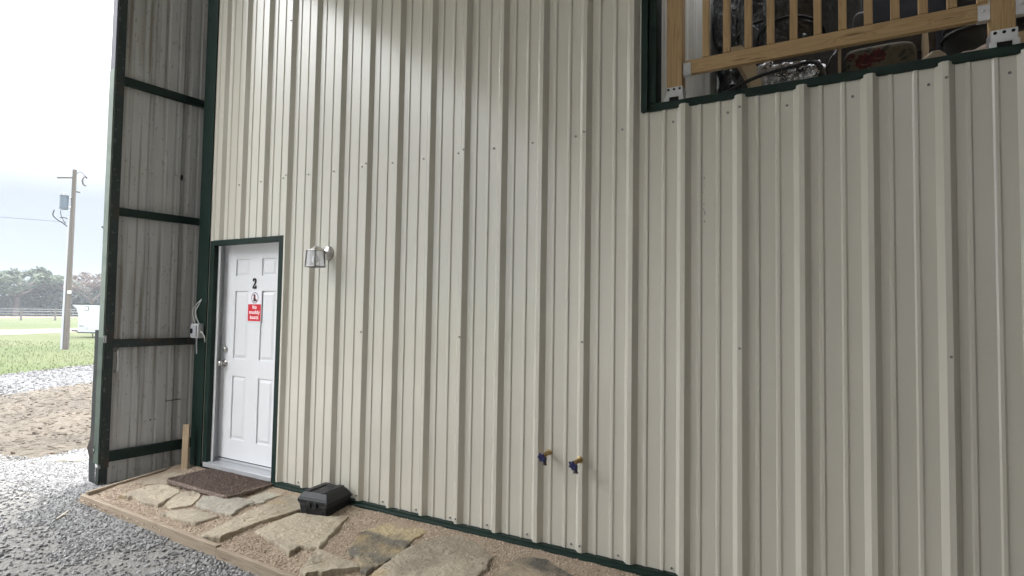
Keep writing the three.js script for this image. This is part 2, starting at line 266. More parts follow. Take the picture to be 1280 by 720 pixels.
// ------------------------------------------------------------------ door
const font = await new FontLoader().loadAsync('fonts/droid/droid_serif_regular.typeface.json');
{
  const d = thing('entry_door', 'white six panel entry door with number and green metal surround', 'door', [0, 0, 0]);
  part('door_trim', [span(-1.388, -1.326, 0.10, 2.236, -0.03, 0.020), span(-0.408, -0.352, 0.10, 2.236, -0.03, 0.036), span(-1.326, -0.408, 2.190, 2.236, -0.03, 0.034)], M.green, d);
  part('door_frame', [span(-1.400, -1.364, 0.13, 2.26, -0.16, -0.034), span(-1.385, -1.300, 0.13, 2.189, -0.0335, -0.024), span(-0.416, -0.38, 0.13, 2.26, -0.16, -0.031), span(-1.364, -0.416, 2.213, 2.26, -0.16, -0.031), span(-1.364, -1.352, 0.16, 2.212, -0.16, -0.118), span(-1.352, -0.416, 2.200, 2.2125, -0.16, -0.118)], M.whiteTrim, d);
  const L = -1.341, R = -0.427, B = 0.208, T = 2.204, w = R - L;
  const sx = [[0.178, 0.372], [0.545, 0.737]], rows = [[2.062, 1.905], [1.765, 1.135], [0.972, 0.392]];
  const skin = new THREE.Shape([[L, B], [R, B], [R, T], [L, T]].map(p => new THREE.Vector2(...p)));
  const panels = [];
  for (const [a, b] of sx) for (const [t, q] of rows) {
    const h = new THREE.Path([[L + a, q], [L + a, t], [L + b, t], [L + b, q]].map(p => new THREE.Vector2(...p))); skin.holes.push(h); panels.push([L + a, L + b, q, t]);
  }
  const slab = part('door_slab', [span(L, R, B, T, -0.144, -0.1125, 0.001), boxUV(new THREE.ExtrudeGeometry(skin, { depth: 0.010, bevelEnabled: true, bevelSize: 0.0025, bevelThickness: 0.0025, bevelSegments: 2, bevelOffset: -0.0025 }).translate(0, 0, -0.1125))], M.white, d);
  for (const [a, b, q, t] of panels) {                        // ogee ring and raised field
    const i = 0.009, g = new THREE.BoxGeometry(b - a - 2 * i, t - q - 2 * i, 0.0095), p = g.attributes.position;
    for (let k = 0; k < p.count; k++) if (p.getZ(k) > 0) { p.setX(k, p.getX(k) * (1 - 0.056 / (b - a))); p.setY(k, p.getY(k) * (1 - 0.056 / (t - q))); }
    const g2 = prep(g); g2.computeVertexNormals();
    part('door_panel', boxUV(g2).translate((a + b) / 2, (q + t) / 2, -0.1079), M.white, slab);
  }
  part('threshold', [span(-1.364, -0.416, 0.135, 0.178, -0.16, 0.030, 0.006), span(-1.364, -0.416, 0.178, 0.200, -0.16, -0.09, 0.006)], M.sill, d);
  part('weather_strip', [span(-1.352, -1.342, 0.2, 2.2, -0.14, -0.119), span(-1.35, -0.42, 0.1995, 0.2075, -0.15, -0.108, 0.001)], M.black, d);
  const lathe = pts => new THREE.LatheGeometry(pts.map(p => new THREE.Vector2(...p)), 24).rotateX(Math.PI / 2);
  const rose = part('door_knob', [lathe([[0, 0], [0.033, 0], [0.033, 0.006], [0.026, 0.010], [0.013, 0.012], [0.012, 0.034], [0.02, 0.040], [0.027, 0.052], [0.026, 0.064], [0.018, 0.072], [0, 0.073]])], M.nickel, d, [-1.272, 1.085, -0.0995]);
  part('deadbolt', [lathe([[0, 0], [0.030, 0], [0.030, 0.010], [0.024, 0.020], [0.019, 0.024], [0, 0.025]])], M.nickel, d, [-1.272, 1.215, -0.0995]);
  part('latch_plate', span(-1.3515, -1.342, 1.04, 1.13, -0.135, -0.1, 0.001), M.nickel, d);
  const num = new TextGeometry('2', { font, size: 0.09, depth: 0.006, curveSegments: 8, bevelEnabled: true, bevelSize: 0.0022, bevelThickness: 0.001, bevelSegments: 1 });
  num.scale(0.84, 1, 1); num.computeBoundingBox(); num.translate(-(num.boundingBox.min.x + num.boundingBox.max.x) / 2, 0, 0);
  part('door_number', num, M.black, d, [-0.885, 1.79, -0.0985]);

  // sign
  const cv = document.createElement('canvas'); cv.width = 384; cv.height = 576; const c = cv.getContext('2d');
  c.fillStyle = '#eceaf0'; c.fillRect(0, 0, 384, 576); c.fillStyle = '#cf2030'; c.fillRect(8, 250, 368, 318);
  c.fillStyle = '#161418';                                     // boot
  c.beginPath(); c.moveTo(160, 60); c.lineTo(205, 60); c.lineTo(214, 140); c.lineTo(262, 178); c.lineTo(264, 196); c.lineTo(150, 196); c.closePath(); c.fill();
  c.lineWidth = 13; c.strokeStyle = '#3a1a24'; c.beginPath(); c.ellipse(194, 128, 92, 98, 0, 0, 7); c.stroke();
  c.lineWidth = 11; c.strokeStyle = '#c02334'; c.beginPath(); c.moveTo(130, 62); c.lineTo(258, 194); c.stroke();
  c.fillStyle = '#ffffff'; c.textAlign = 'center'; c.font = 'bold 92px sans-serif';
  c.fillText('No', 192, 338); c.fillText('muddy', 192, 434); c.fillText('boots', 192, 530);
  const ct = new THREE.CanvasTexture(cv); ct.colorSpace = THREE.SRGBColorSpace; ct.anisotropy = 8;
  const s = thing('door_sign', 'small white and red sign reading No muddy boots hung on the white door', 'sign', [-0.873, 1.625, -0.0965]);
  part('sign_board', span(-0.0965, 0.0965, -0.1415, 0.1415, -0.003, 0.001, 0.001), std([0.7, 0.7, 0.72], 0.4), s);
  part('sign_face', new THREE.PlaneGeometry(0.188, 0.278), std(0xffffff, 0.35, { map: ct }), s, [0, 0, 0.0018]);
}

// ------------------------------------------------------------------ corner post, sliding door leaf
{
  const p = thing('corner_post', 'tall dark green metal corner post left of the white door', 'post');
  part('post_shaft', [span(-1.600, -1.428, 0.02, 5.4, -0.14, 0.006, 0.004), span(-1.535, -1.42, 0.02, 5.4, 0.006, 0.014, 0.003)], M.green, p);
  part('post_lip', span(-1.618, -1.602, 2.0, 5.4, -0.06, -0.02), M.whiteTrim.clone(), p).material.color.copy(lin(0.16, 0.16, 0.17));

  const th = 5.6 * Math.PI / 180;
  const leaf = thing('sliding_door', 'tall weathered barn door leaf with grey ribbed inner skin and green rails', 'barn door', [-1.899, 0.02, 0.655]);
  leaf.rotation.set(0, Math.PI / 2 - th + 0, 0);               // local x runs away from the free edge towards the wall, local z faces the aisle
  leaf.rotation.order = 'YXZ'; leaf.rotation.z = 0.004;
  const W = 1.3, H = 5.25;
  for (const [a, b] of [[0.02, 0.41], [0.41, W]]) {           // back of the sheets: ribs are recesses seen from this side
    const g = corr(-b, -a, 0, H, 0.0012).rotateY(Math.PI); g.translate(0, 0, -0.012); part('door_sheet', g, M.leaf, leaf);
  }
  part('stile', span(0.004, 0.072, 0.16, H, -0.01, 0.045), M.oldGreen, leaf);
  const st2 = part('stile', span(0.86, 0.905, 0.0, H, -0.01, 0.045), M.oldGreen, leaf);
  for (const [y0, y1, m] of [[0.205, 0.295, 1], [1.215, 1.285, 0], [2.405, 2.475, 1], [3.60, 3.675, 1], [4.8, 4.88, 1]]) part('rail', span(0.073, 0.859, y0, y1, -0.008, 0.036), m ? M.green : M.oldGreen, leaf);
  part('door_edge', span(-0.014, 0.002, 1.31, 3.72, -0.055, 0.044), M.paleGreen, leaf); part('lower_door_edge', span(-0.014, 0.002, 0.20, 1.309, -0.055, 0.044), std(0xffffff, 0.5, { map: tex(128, 512, (u, v) => mix([0.02, 0.04, 0.028], [0.06, 0.09, 0.068], fbm(u * 5, v * 12, 4, 5, 12))) }), leaf);
  part('upper_door_edge', span(-0.010, 0.002, 3.721, H, -0.055, 0.04), std([0.10, 0.10, 0.12], 0.6), leaf);
  // outer skin turned round the free edge, torn and bent at its foot
  const sk = [[0, 0.62, 0.01], [-0.005, 0.4, 0.018], [-0.012, 0.28, 0.03], [0.006, 0.16, 0.012], [0.0, 0.0, 0.03]];
  const sg = new THREE.PlaneGeometry(0.12, 1.35, 4, 18), q = sg.attributes.position;
  for (let i = 0; i < q.count; i++) { const x = q.getX(i), y = q.getY(i) + 0.675; const n = 0.004 * Math.sin(y * 9) * Math.max(0, 1 - y / 1.3) + (y < 0.36 && y > 0.3 ? 0.02 : 0); q.setXYZ(i, (x < 0 ? -0.004 : 0) - n - 0.004 * Math.exp(-Math.pow((y - 0.42) / 0.3, 2)), y, x - 0.10); }
  sg.computeVertexNormals(); M.skin = M.oldGreen.clone(); M.skin.side = THREE.DoubleSide; M.skin.color = lin(0.35, 0.38, 0.38);
  part('edge_skin', [sg, sg.clone().translate(0.0025, 0, 0)], M.skin, leaf, [0.0, 0.02, 0]);
  part('corner_skin', span(0.005, 0.075, 0.0, 0.158, -0.05, 0.012), M.oldGreen, leaf);
  part('pull_handle', tube([[0.105, 1.00, 0.0], [0.105, 0.995, 0.045], [0.105, 1.02, 0.06], [0.105, 1.16, 0.06], [0.105, 1.185, 0.045], [0.105, 1.18, 0.0]], 0.009, 30), M.galv, leaf);
  part('latch_plate', [span(-0.012, 0.012, 1.26, 1.325, 0.0445, 0.052), span(-0.003, 0.004, 1.28, 1.30, 0.052, 0.07)], M.galv, leaf);
  part('dent', [new THREE.SphereGeometry(0.014, 8, 6).scale(1, 2.2, 0.3).translate(0.62, 2.86, -0.008), rod([0.55, 0.68, -0.009], [0.69, 0.685, -0.008], 0.004), new THREE.SphereGeometry(0.007, 8, 6).translate(0.42, 0.52, -0.01), new THREE.SphereGeometry(0.006, 8, 6).translate(0.46, 0.52, -0.01)], M.hole, leaf);

  const j = thing('junction_box', 'small grey electrical box with white cables on the green corner post', 'electrical box', [-1.50, 1.385, 0.045]);
  const gp = std([0.46, 0.47, 0.48], 0.5);
  part('box_body', bx(0.115, 0.135, 0.06, 0, 0, 0, 0.008), gp, j);
  part('switch_cover', [bx(0.085, 0.105, 0.012, 0, 0, 0.036, 0.004)], std([0.36, 0.37, 0.39], 0.4), j);
  part('switch_lever', bx(0.02, 0.045, 0.02, -0.018, 0.0, 0.048, 0.004), M.plastic, j);
  const cm = std([0.62, 0.62, 0.60], 0.5);
  part('cable', tube([[-0.03, 0.06, 0], [-0.055, 0.13, 0.01], [-0.06, 0.2, 0.01], [-0.03, 0.26, -0.01], [0.0, 0.30, -0.03]], 0.0042), cm, j);
  part('cable', tube([[0.03, 0.06, 0], [0.0, 0.13, 0.015], [-0.02, 0.19, 0.01], [-0.005, 0.25, -0.01], [0.0, 0.30, -0.03]], 0.0042), cm, j);
  part('cable', tube([[0.05, -0.01, 0], [0.09, -0.01, 0.01], [0.11, -0.05, 0.0], [0.095, -0.1, -0.02], [0.07, -0.1, -0.035]], 0.0042), cm, j);
  part('cable', tube([[-0.05, 0.05, 0], [-0.085, 0.03, 0], [-0.105, -0.02, -0.01], [-0.10, -0.06, -0.03]], 0.006), M.plastic, j);
  part('conduit', rod([-0.035, -0.065, -0.02], [-0.035, -0.22, -0.025], 0.006), gp, j);
}

// ------------------------------------------------------------------ wall lantern, hose faucets
{
  const l = thing('wall_lantern', 'brushed nickel wall lantern with frosted glass panes right of the white door', 'wall lamp', [0.155, 2.065, 0.0]);
  const lathe = pts => new THREE.LatheGeometry(pts.map(p => new THREE.Vector2(...p)), 28);
  part('back_plate', lathe([[0, 0.002], [0.060, 0.002], [0.060, 0.010], [0.052, 0.022], [0.03, 0.032], [0.016, 0.036], [0, 0.037]]).rotateX(Math.PI / 2), M.nickel, l);
  part('arm', tube([[0, 0.0, 0.03], [0, 0.012, 0.06], [0, 0.03, 0.09], [0, 0.032, 0.12]], 0.011), M.nickel, l);
  const zc = 0.135, top = 0.012, bot = -0.120, a = 0.046, b = 0.053;
  part('lantern_cap', [lathe([[0, 0.052], [0.006, 0.05], [0.009, 0.043], [0.006, 0.037], [0.018, 0.033], [0.034, 0.024], [0.043, 0.012], [0.044, 0.006]]).translate(0, 0, zc), bx(0.096, 0.008, 0.096, 0, top, zc)], M.nickel, l);
  const cs = [[-1, -1], [1, -1], [1, 1], [-1, 1]], fr = [];
  for (const [x, z] of cs) fr.push(rod([x * a, top, zc + z * a], [x * b, bot, zc + z * b], 0.0058, 6));
  cs.forEach(([x, z], i) => { const [x2, z2] = cs[(i + 1) % 4]; fr.push(rod([x * b, bot, zc + z * b], [x2 * b, bot, zc + z2 * b], 0.006, 6)); });
  part('lantern_frame', fr, std([0.24, 0.235, 0.23], 0.35, { metalness: 1 }), l);
  const glass = new THREE.MeshPhysicalMaterial({ color: lin(0.93, 0.94, 0.97), roughness: 0.22, transmission: 0.8, thickness: 0, bumpMap: rep(waveN, 9, 5), bumpScale: 0.004 });
  const darkNickel = std([0.26, 0.25, 0.24], 0.32, { metalness: 1 });
  cs.forEach(([x, z], i) => {
    const [x2, z2] = cs[(i + 1) % 4], g = new THREE.BufferGeometry();
    const A = [x * a, top - 0.004, zc + z * a], B = [x2 * a, top - 0.004, zc + z2 * a], C = [x2 * b, bot + 0.004, zc + z2 * b], D = [x * b, bot + 0.004, zc + z * b];
    g.setAttribute('position', new THREE.Float32BufferAttribute([...A, ...C, ...B, ...A, ...D, ...C], 3)); g.computeVertexNormals(); part('glass_pane', boxUV(g), glass, l);
  });
  part('bulb', lathe([[0, -0.095], [0.018, -0.088], [0.028, -0.068], [0.024, -0.045], [0.013, -0.028], [0.012, 0.0]]).translate(0, 0, zc), std([0.8, 0.8, 0.78], 0.3), l);

  const f = thing('water_faucet', 'left brass hose faucet with blue wheel handle low on the metal wall', 'faucet', [2.174, 0.722, 0.001], 0, 'hose faucets on the metal wall');
  part('flange', lathe([[0, 0], [0.024, 0], [0.024, 0.004], [0.016, 0.010], [0.011, 0.012], [0.011, 0.05], [0, 0.05]]).rotateX(Math.PI / 2), M.brass, f);
  part('body', [rod([0, 0, 0.045], [0, -0.002, 0.085], 0.016, 14), rod([0, 0, 0.07], [0, -0.03, 0.098], 0.012, 12), rod([0, -0.002, 0.075], [-0.003, -0.014, 0.118], 0.010, 12)], M.brass, f);
  part('spout', [rod([0.006, -0.02, 0.09], [0.012, -0.062, 0.108], 0.0135, 16), rod([0.012, -0.060, 0.107], [0.013, -0.070, 0.111], 0.017, 16)], std([0.05, 0.045, 0.04], 0.35, { metalness: 0.5 }), f);
  const hw = [new THREE.TorusGeometry(0.023, 0.006, 8, 24)];
  for (let k = 0; k < 6; k++) { const t = k * Math.PI / 3; hw.push(rod([0, 0, 0], [0.026 * Math.cos(t), 0.026 * Math.sin(t), 0], 0.0045, 6), new THREE.SphereGeometry(0.0085, 8, 6).translate(0.029 * Math.cos(t), 0.029 * Math.sin(t), 0)); }
  hw.push(cyl(0.009, 0.009, 0.012, 12).rotateX(Math.PI / 2));
  part('wheel_handle', hw, M.blue, f, [-0.004, -0.016, 0.122], [0.25, -0.2, 0]);
  const f2 = f.clone(); f2.name = numbered('water_faucet'); f2.position.set(2.396, 0.712, 0.033); f2.userData = { ...f.userData, label: 'right brass hose faucet with blue wheel handle fixed on a wall rib' }; f2.children[4 - 1].rotation.z = 0.4; scene.add(f2); f.scale.setScalar(0.86); f2.scale.setScalar(0.86);
}

// ------------------------------------------------------------------ patio: edging, sand, flagstones
const patioY = (x, z) => 0.074 + 0.022 * fbm(x * 2.2 + 9, z * 2.2, 3) + 0.010 * fbm(x * 14, z * 14, 2) + 0.028 * Math.max(0, 1 - z / 0.22) - 0.026 * Math.max(0, (z - 0.65) / 0.3);
{
  const e = thing('timber_edging', 'weathered wooden boards edging the sand and flagstone strip', 'edging');
  const board = (x0, z0, x1, z1, h, y, off) => { const L = Math.hypot(x1 - x0, z1 - z0); const m = part('board', grainBox(L, h, 0.031, 0, off), M.oldWood, e); m.position.set((x0 + x1) / 2, y, (z0 + z1) / 2); m.rotation.y = -Math.atan2(z1 - z0, x1 - x0); return m; };
  board(-1.50, 0.945, 0.335, 1.003, 0.135, 0.030, 0.1);
  board(0.352, 1.014, 2.75, 1.11, 0.135, 0.026, 0.47).rotation.z = 0.002;
  board(-1.512, 0.905, -1.762, -0.15, 0.12, 0.045, 0.83);
  const st = thing('wooden_stake', 'short pale wooden stake standing against the barn door leaf', 'stake', [-1.52, -0.1, 0.10]);
  part('stake_shaft', grainBox(0.066, 0.62, 0.02, 1, 0.35), M.oldWood.clone(), st, [0, 0.305, 0], [-0.02, 0.35, 0.012]).material.color.copy(lin(1.1, 1.05, 0.95));

  const pat = struct('patio');
  const g = new THREE.PlaneGeometry(6.2, 1.22, 240, 60).rotateX(-Math.PI / 2), p = g.attributes.position;
  for (let i = 0; i < p.count; i++) {
    let u = (p.getX(i) + 3.1) / 6.2, v = (p.getZ(i) + 0.61) / 1.22; const z = -0.13 + v * (1.095 + u * 0.16), x = Math.max(-1.735 + 0.235 * Math.max(0, (z + 0.1)), -2 ) * (1 - u) + 4.3 * u;
    p.setXYZ(i, x, z < 0.0 ? Math.min(patioY(x, 0), 0.10) : patioY(x, z), z); g.attributes.uv.setXY(i, x, z);
  }
  g.computeVertexNormals(); part('sand_bed', g, M.sand, pat);
  const stones = [
    [[[.1, .96], [.23, .91], [.22, .84], [.23, .53], [.27, .27], [.10, .12], [-.03, .03], [-.1, .03], [-.03, .52]], 0, 0.108],
    [[[.34, .73], [.31, .61], [.29, .36], [.55, .28], [.65, .21], [.8, .48], [.91, .71], [.79, .75], [.8, .84], [.54, .77]], 0, 0.106],
    [[[1.07, .99], [.92, .73], [1.3, .77], [1.34, .79], [1.22, .91], [1.13, 1.0]], 0, 0.110],
    [[[1.11, .66], [.95, .39], [.99, .11], [1.33, .09], [1.33, .28], [1.41, .52], [1.40, .8], [1.36, .8], [1.22, .69]], 3, 0.104],
    [[[1.39, .48], [1.42, .22], [1.57, .07], [1.77, .15], [1.91, .26], [1.97, .43], [1.97, .57], [1.75, .95], [1.48, .90]], 1, 0.108],
    [[[2.05, .47], [2.04, .29], [2.08, .12], [2.18, .07], [2.27, .15], [2.46, .24], [2.46, .44], [2.12, .64]], 4, 0.106],
    [[[-.28, .38], [-.32, .26], [-.33, .05], [-.2, .06], [-.15, .15], [-.16, .26], [-.12, .32], [-.18, .45]], 2, 0.103],
    [[[-.47, .65], [-.62, .5], [-.47, .36], [-.18, .36], [-.16, .47], [-.08, .63], [-.28, .64]], 2, 0.110],
    [[[-.69, .76], [-.89, .53], [-.81, .4], [-.65, .5], [-.52, .65], [-.59, .77]], 0, 0.105],
    [[[-1.2, .82], [-1.08, .77], [-.92, .8], [-.74, .78], [-.86, .56], [-.93, .50], [-1.23, .46], [-1.28, .57]], 0, 0.107],
    [[[-.56, .86], [-.56, .78], [-.41, .68], [-.14, .68], [-.16, .85]], 1, 0.096],
    [[[-1.45, .57], [-1.53, .21], [-1.31, .16], [-1.10, .34], [-1.22, .43]], 0, 0.102],
    [[[2.55, .50], [2.62, .15], [3.0, .12], [3.15, .45], [2.9, .75], [2.62, .72]], 1, 0.104],
    [[[2.02, .98], [2.1, .74], [2.5, .66], [2.56, .86], [2.3, 1.03]], 0, 0.105]];
  stones.forEach(([P, mi, y], si) => {
    const r = rngOf(100 + si), Q = [];
    P.forEach((a, i) => { const b = P[(i + 1) % P.length], L = Math.hypot(b[0] - a[0], b[1] - a[1]), n = Math.max(1, Math.round(L / 0.022)); for (let k = 0; k < n; k++) { const t = k / n, j = k ? 0.012 : 0.004; Q.push([a[0] + (b[0] - a[0]) * t + (r() - 0.5) * j, a[1] + (b[1] - a[1]) * t + (r() - 0.5) * j]); } });
    const cx = P.reduce((s, a) => s + a[0], 0) / P.length, cz = P.reduce((s, a) => s + a[1], 0) / P.length;
    const N = Q.length, v = [], ring = (s, yy, jit) => Q.map(([x, z]) => [cx + (x - cx) * s * 1.035, yy + (fbm(x * 7 + si, z * 7, 3) - 0.5) * jit, cz + (z - cz) * s * 1.035]);
    const relief = (x, z) => { const f = fbm(x * 4.5 + si * 3, z * 4.5, 4), q = f * 7, e = q - Math.floor(q); return (Math.floor(q) + Math.min(1, e * 4)) / 7 * 0.018 - 0.009 + 0.006 * (fbm(x * 30, z * 30, 2) - 0.5); };
    const top = s => ring(s, y, 0).map(([x, yy, z]) => [x, yy + relief(x, z) * Math.min(1, (1 - s) * 14), z]);
    const R = [ring(1.0, 0.03, 0), ring(0.997, y - 0.013, 0.004), ring(0.982, y - 0.004, 0.008), ...[0.95, 0.9, 0.84, 0.77, 0.7, 0.62, 0.54, 0.46, 0.38, 0.3, 0.22, 0.14, 0.07].map(top)];
    for (let q = 0; q < R.length - 1; q++) for (let i = 0; i < N; i++) { const k = (i + 1) % N, a = R[q][i], b = R[q][k], c = R[q + 1][k], d = R[q + 1][i]; v.push(...a, ...c, ...b, ...a, ...d, ...c); }
    const C = [cx, y + relief(cx, cz), cz], T = R[R.length - 1]; for (let i = 0; i < N; i++) v.push(...T[i], ...C, ...T[(i + 1) % N]);
    let gg = new THREE.BufferGeometry(); gg.setAttribute('position', new THREE.Float32BufferAttribute(v, 3)); gg.computeVertexNormals();
    if (gg.attributes.normal.getY(v.length / 3 - 1) < 0) { for (let i = 0; i < v.length; i += 9) for (let k = 0; k < 3; k++) { const t = v[i + 3 + k]; v[i + 3 + k] = v[i + 6 + k]; v[i + 6 + k] = t; } gg.setAttribute('position', new THREE.Float32BufferAttribute(v, 3)); gg.computeVertexNormals(); }
    gg = mergeVertices(gg, 1e-4); gg.computeVertexNormals(); const pp = gg.attributes.position, uv = new Float32Array(pp.count * 2); for (let i = 0; i < pp.count; i++) { uv[i * 2] = pp.getX(i) + si * 0.37; uv[i * 2 + 1] = pp.getZ(i) + si * 0.21; } gg.setAttribute('uv', new THREE.BufferAttribute(uv, 2));
    part('flagstone', gg, M.stone[mi], pat);
  });
  const inside = (x, z) => stones.some(([P]) => { let c = false; for (let i = 0, j = P.length - 1; i < P.length; j = i++) { const [xi, zi] = P[i], [xj, zj] = P[j]; if ((zi > z) !== (zj > z) && x < (xj - xi) * (z - zi) / (zj - zi) + xi) c = !c; } return c; });
  const r = rngOf(77), n = 22000, grit = pebbles(n, M.grit = std(0xffffff, 0.9), pat, 'grit');
  for (let i = 0; i < n; i++) {
    let x, z; do { x = -1.5 + r() * 4.9; z = 0.05 + r() * 0.95; } while (inside(x, z) && r() < 0.985);
    const s = 0.0026 + 0.005 * Math.pow(r(), 2.4); grit.put(i, x, (inside(x, z) ? 0.108 : patioY(x, z)) + s * 0.25, z, s, r, mix([0.25, 0.185, 0.13], [0.60, 0.50, 0.40], r()));
  }
}
function pebbles(n, mat, parent, name) {
  const g = new THREE.IcosahedronGeometry(1, 0), p = g.attributes.position;
  for (let i = 0; i < p.count; i++) { const k = 0.75 + 0.5 * hash(Math.round(p.getX(i) * 50) + 11, Math.round(p.getY(i) * 50) * 7 + Math.round(p.getZ(i) * 50)); p.setXYZ(i, p.getX(i) * k, p.getY(i) * k, p.getZ(i) * k); }
  g.computeVertexNormals();
  const m = new THREE.InstancedMesh(g, mat, n); m.name = parent === scene ? numbered(name) : name; m.userData.kind = 'stuff'; m.castShadow = m.receiveShadow = true; parent.add(m);
  const M4 = new THREE.Matrix4(), q = new THREE.Quaternion(), e = new THREE.Euler(), c = new THREE.Color();
  m.put = (i, x, y, z, s, r, col) => { e.set((r() - 0.5) * 1.4, r() * 6.3, (r() - 0.5) * 1.4); q.setFromEuler(e); M4.compose(new THREE.Vector3(x, y, z), q, new THREE.Vector3(s * (0.8 + r() * 0.7), s * (0.45 + r() * 0.4), s * (0.6 + r() * 0.5))); m.setMatrixAt(i, M4); m.setColorAt(i, c.setRGB(...col)); };
  return m;
}

// doormat and black box
{
  const mt = thing('doormat', 'brown coir doormat with rounded corners in front of the white door', 'doormat', [-0.815, 0.112, 0.205], -0.02);
  const W = 0.86, D = 0.475, g = new RoundedBoxGeometry(W, 0.03, D, 8, 0.014), sh = new THREE.Shape(); const R = 0.05, a = W / 2, b = D / 2;
  sh.moveTo(-a + R, -b); sh.lineTo(a - R, -b); sh.absarc(a - R, -b + R, R, -Math.PI / 2, 0); sh.lineTo(a, b - R); sh.absarc(a - R, b - R, R, 0, Math.PI / 2); sh.lineTo(-a + R, b); sh.absarc(-a + R, b - R, R, Math.PI / 2, Math.PI); sh.lineTo(-a, -b + R); sh.absarc(-a + R, -b + R, R, Math.PI, Math.PI * 1.5);
  const mg = boxUV(new THREE.ExtrudeGeometry(sh, { depth: 0.016, bevelEnabled: true, bevelSize: 0.006, bevelThickness: 0.006, bevelSegments: 3, curveSegments: 8 }).rotateX(-Math.PI / 2));
  part('mat_base', mg, M.mat, mt, [0, 0, 0]);
  const n = 9000, fg = new THREE.ConeGeometry(0.0022, 0.014, 4).translate(0, 0.006, 0), im = new THREE.InstancedMesh(fg, std(0xffffff, 1), n), r = rngOf(5), o = new THREE.Object3D(), c = new THREE.Color();
  for (let i = 0; i < n; i++) { o.position.set((r() - 0.5) * (W - 0.01), 0.020, (r() - 0.5) * (D - 0.01)); o.rotation.set((r() - 0.5) * 1.2, r() * 6, (r() - 0.5) * 1.2); o.scale.setScalar(0.7 + r() * 0.7); o.updateMatrix(); im.setMatrixAt(i, o.matrix); const t = r(); im.setColorAt(i, c.setRGB(0.10 + 0.27 * t, 0.075 + 0.21 * t, 0.063 + 0.18 * t)); }
  im.name = 'mat_fibres'; im.userData.kind = 'stuff'; im.castShadow = im.receiveShadow = true; mt.add(im);

  const k = thing('bait_box', 'black plastic box with ridged lid on sand against the metal wall', 'plastic box', [0.385, 0.082, 0.175], 0.1);
  const taper = (w, h, d, t, y) => { const g = new RoundedBoxGeometry(w, h, d, 3, 0.012), p = g.attributes.position; for (let i = 0; i < p.count; i++) { const s = 1 + (t - 1) * (p.getY(i) / h + 0.5); p.setX(i, p.getX(i) * s); p.setZ(i, p.getZ(i) * s); } g.computeVertexNormals(); return boxUV(g.translate(0, y, 0)); };
  part('box_base', [taper(0.245, 0.085, 0.24, 1.09, 0.043), taper(0.272, 0.012, 0.266, 1, 0.088)], M.plastic, k);
  part('box_lid', [taper(0.286, 0.034, 0.28, 1.0, 0.108), taper(0.282, 0.05, 0.275, 0.76, 0.145)], M.plastic, k);
  part('lid_ridge', [bx(0.05, 0.014, 0.215, -0.07, 0.172, 0, 0.006), bx(0.05, 0.014, 0.215, 0.07, 0.172, 0, 0.006), bx(0.20, 0.010, 0.03, 0, 0.171, -0.08, 0.004)], M.plastic, k);
  for (const x of [-0.075, 0.075]) part('entry_hole', cyl(0.022, 0.022, 0.006, 16).rotateX(Math.PI / 2).translate(x, 0.045, 0.1255), M.hole, k);
  for (const x of [-0.03, 0.03]) part('latch', bx(0.03, 0.045, 0.012, x, 0.085, 0.138, 0.003), M.plastic, k);
}

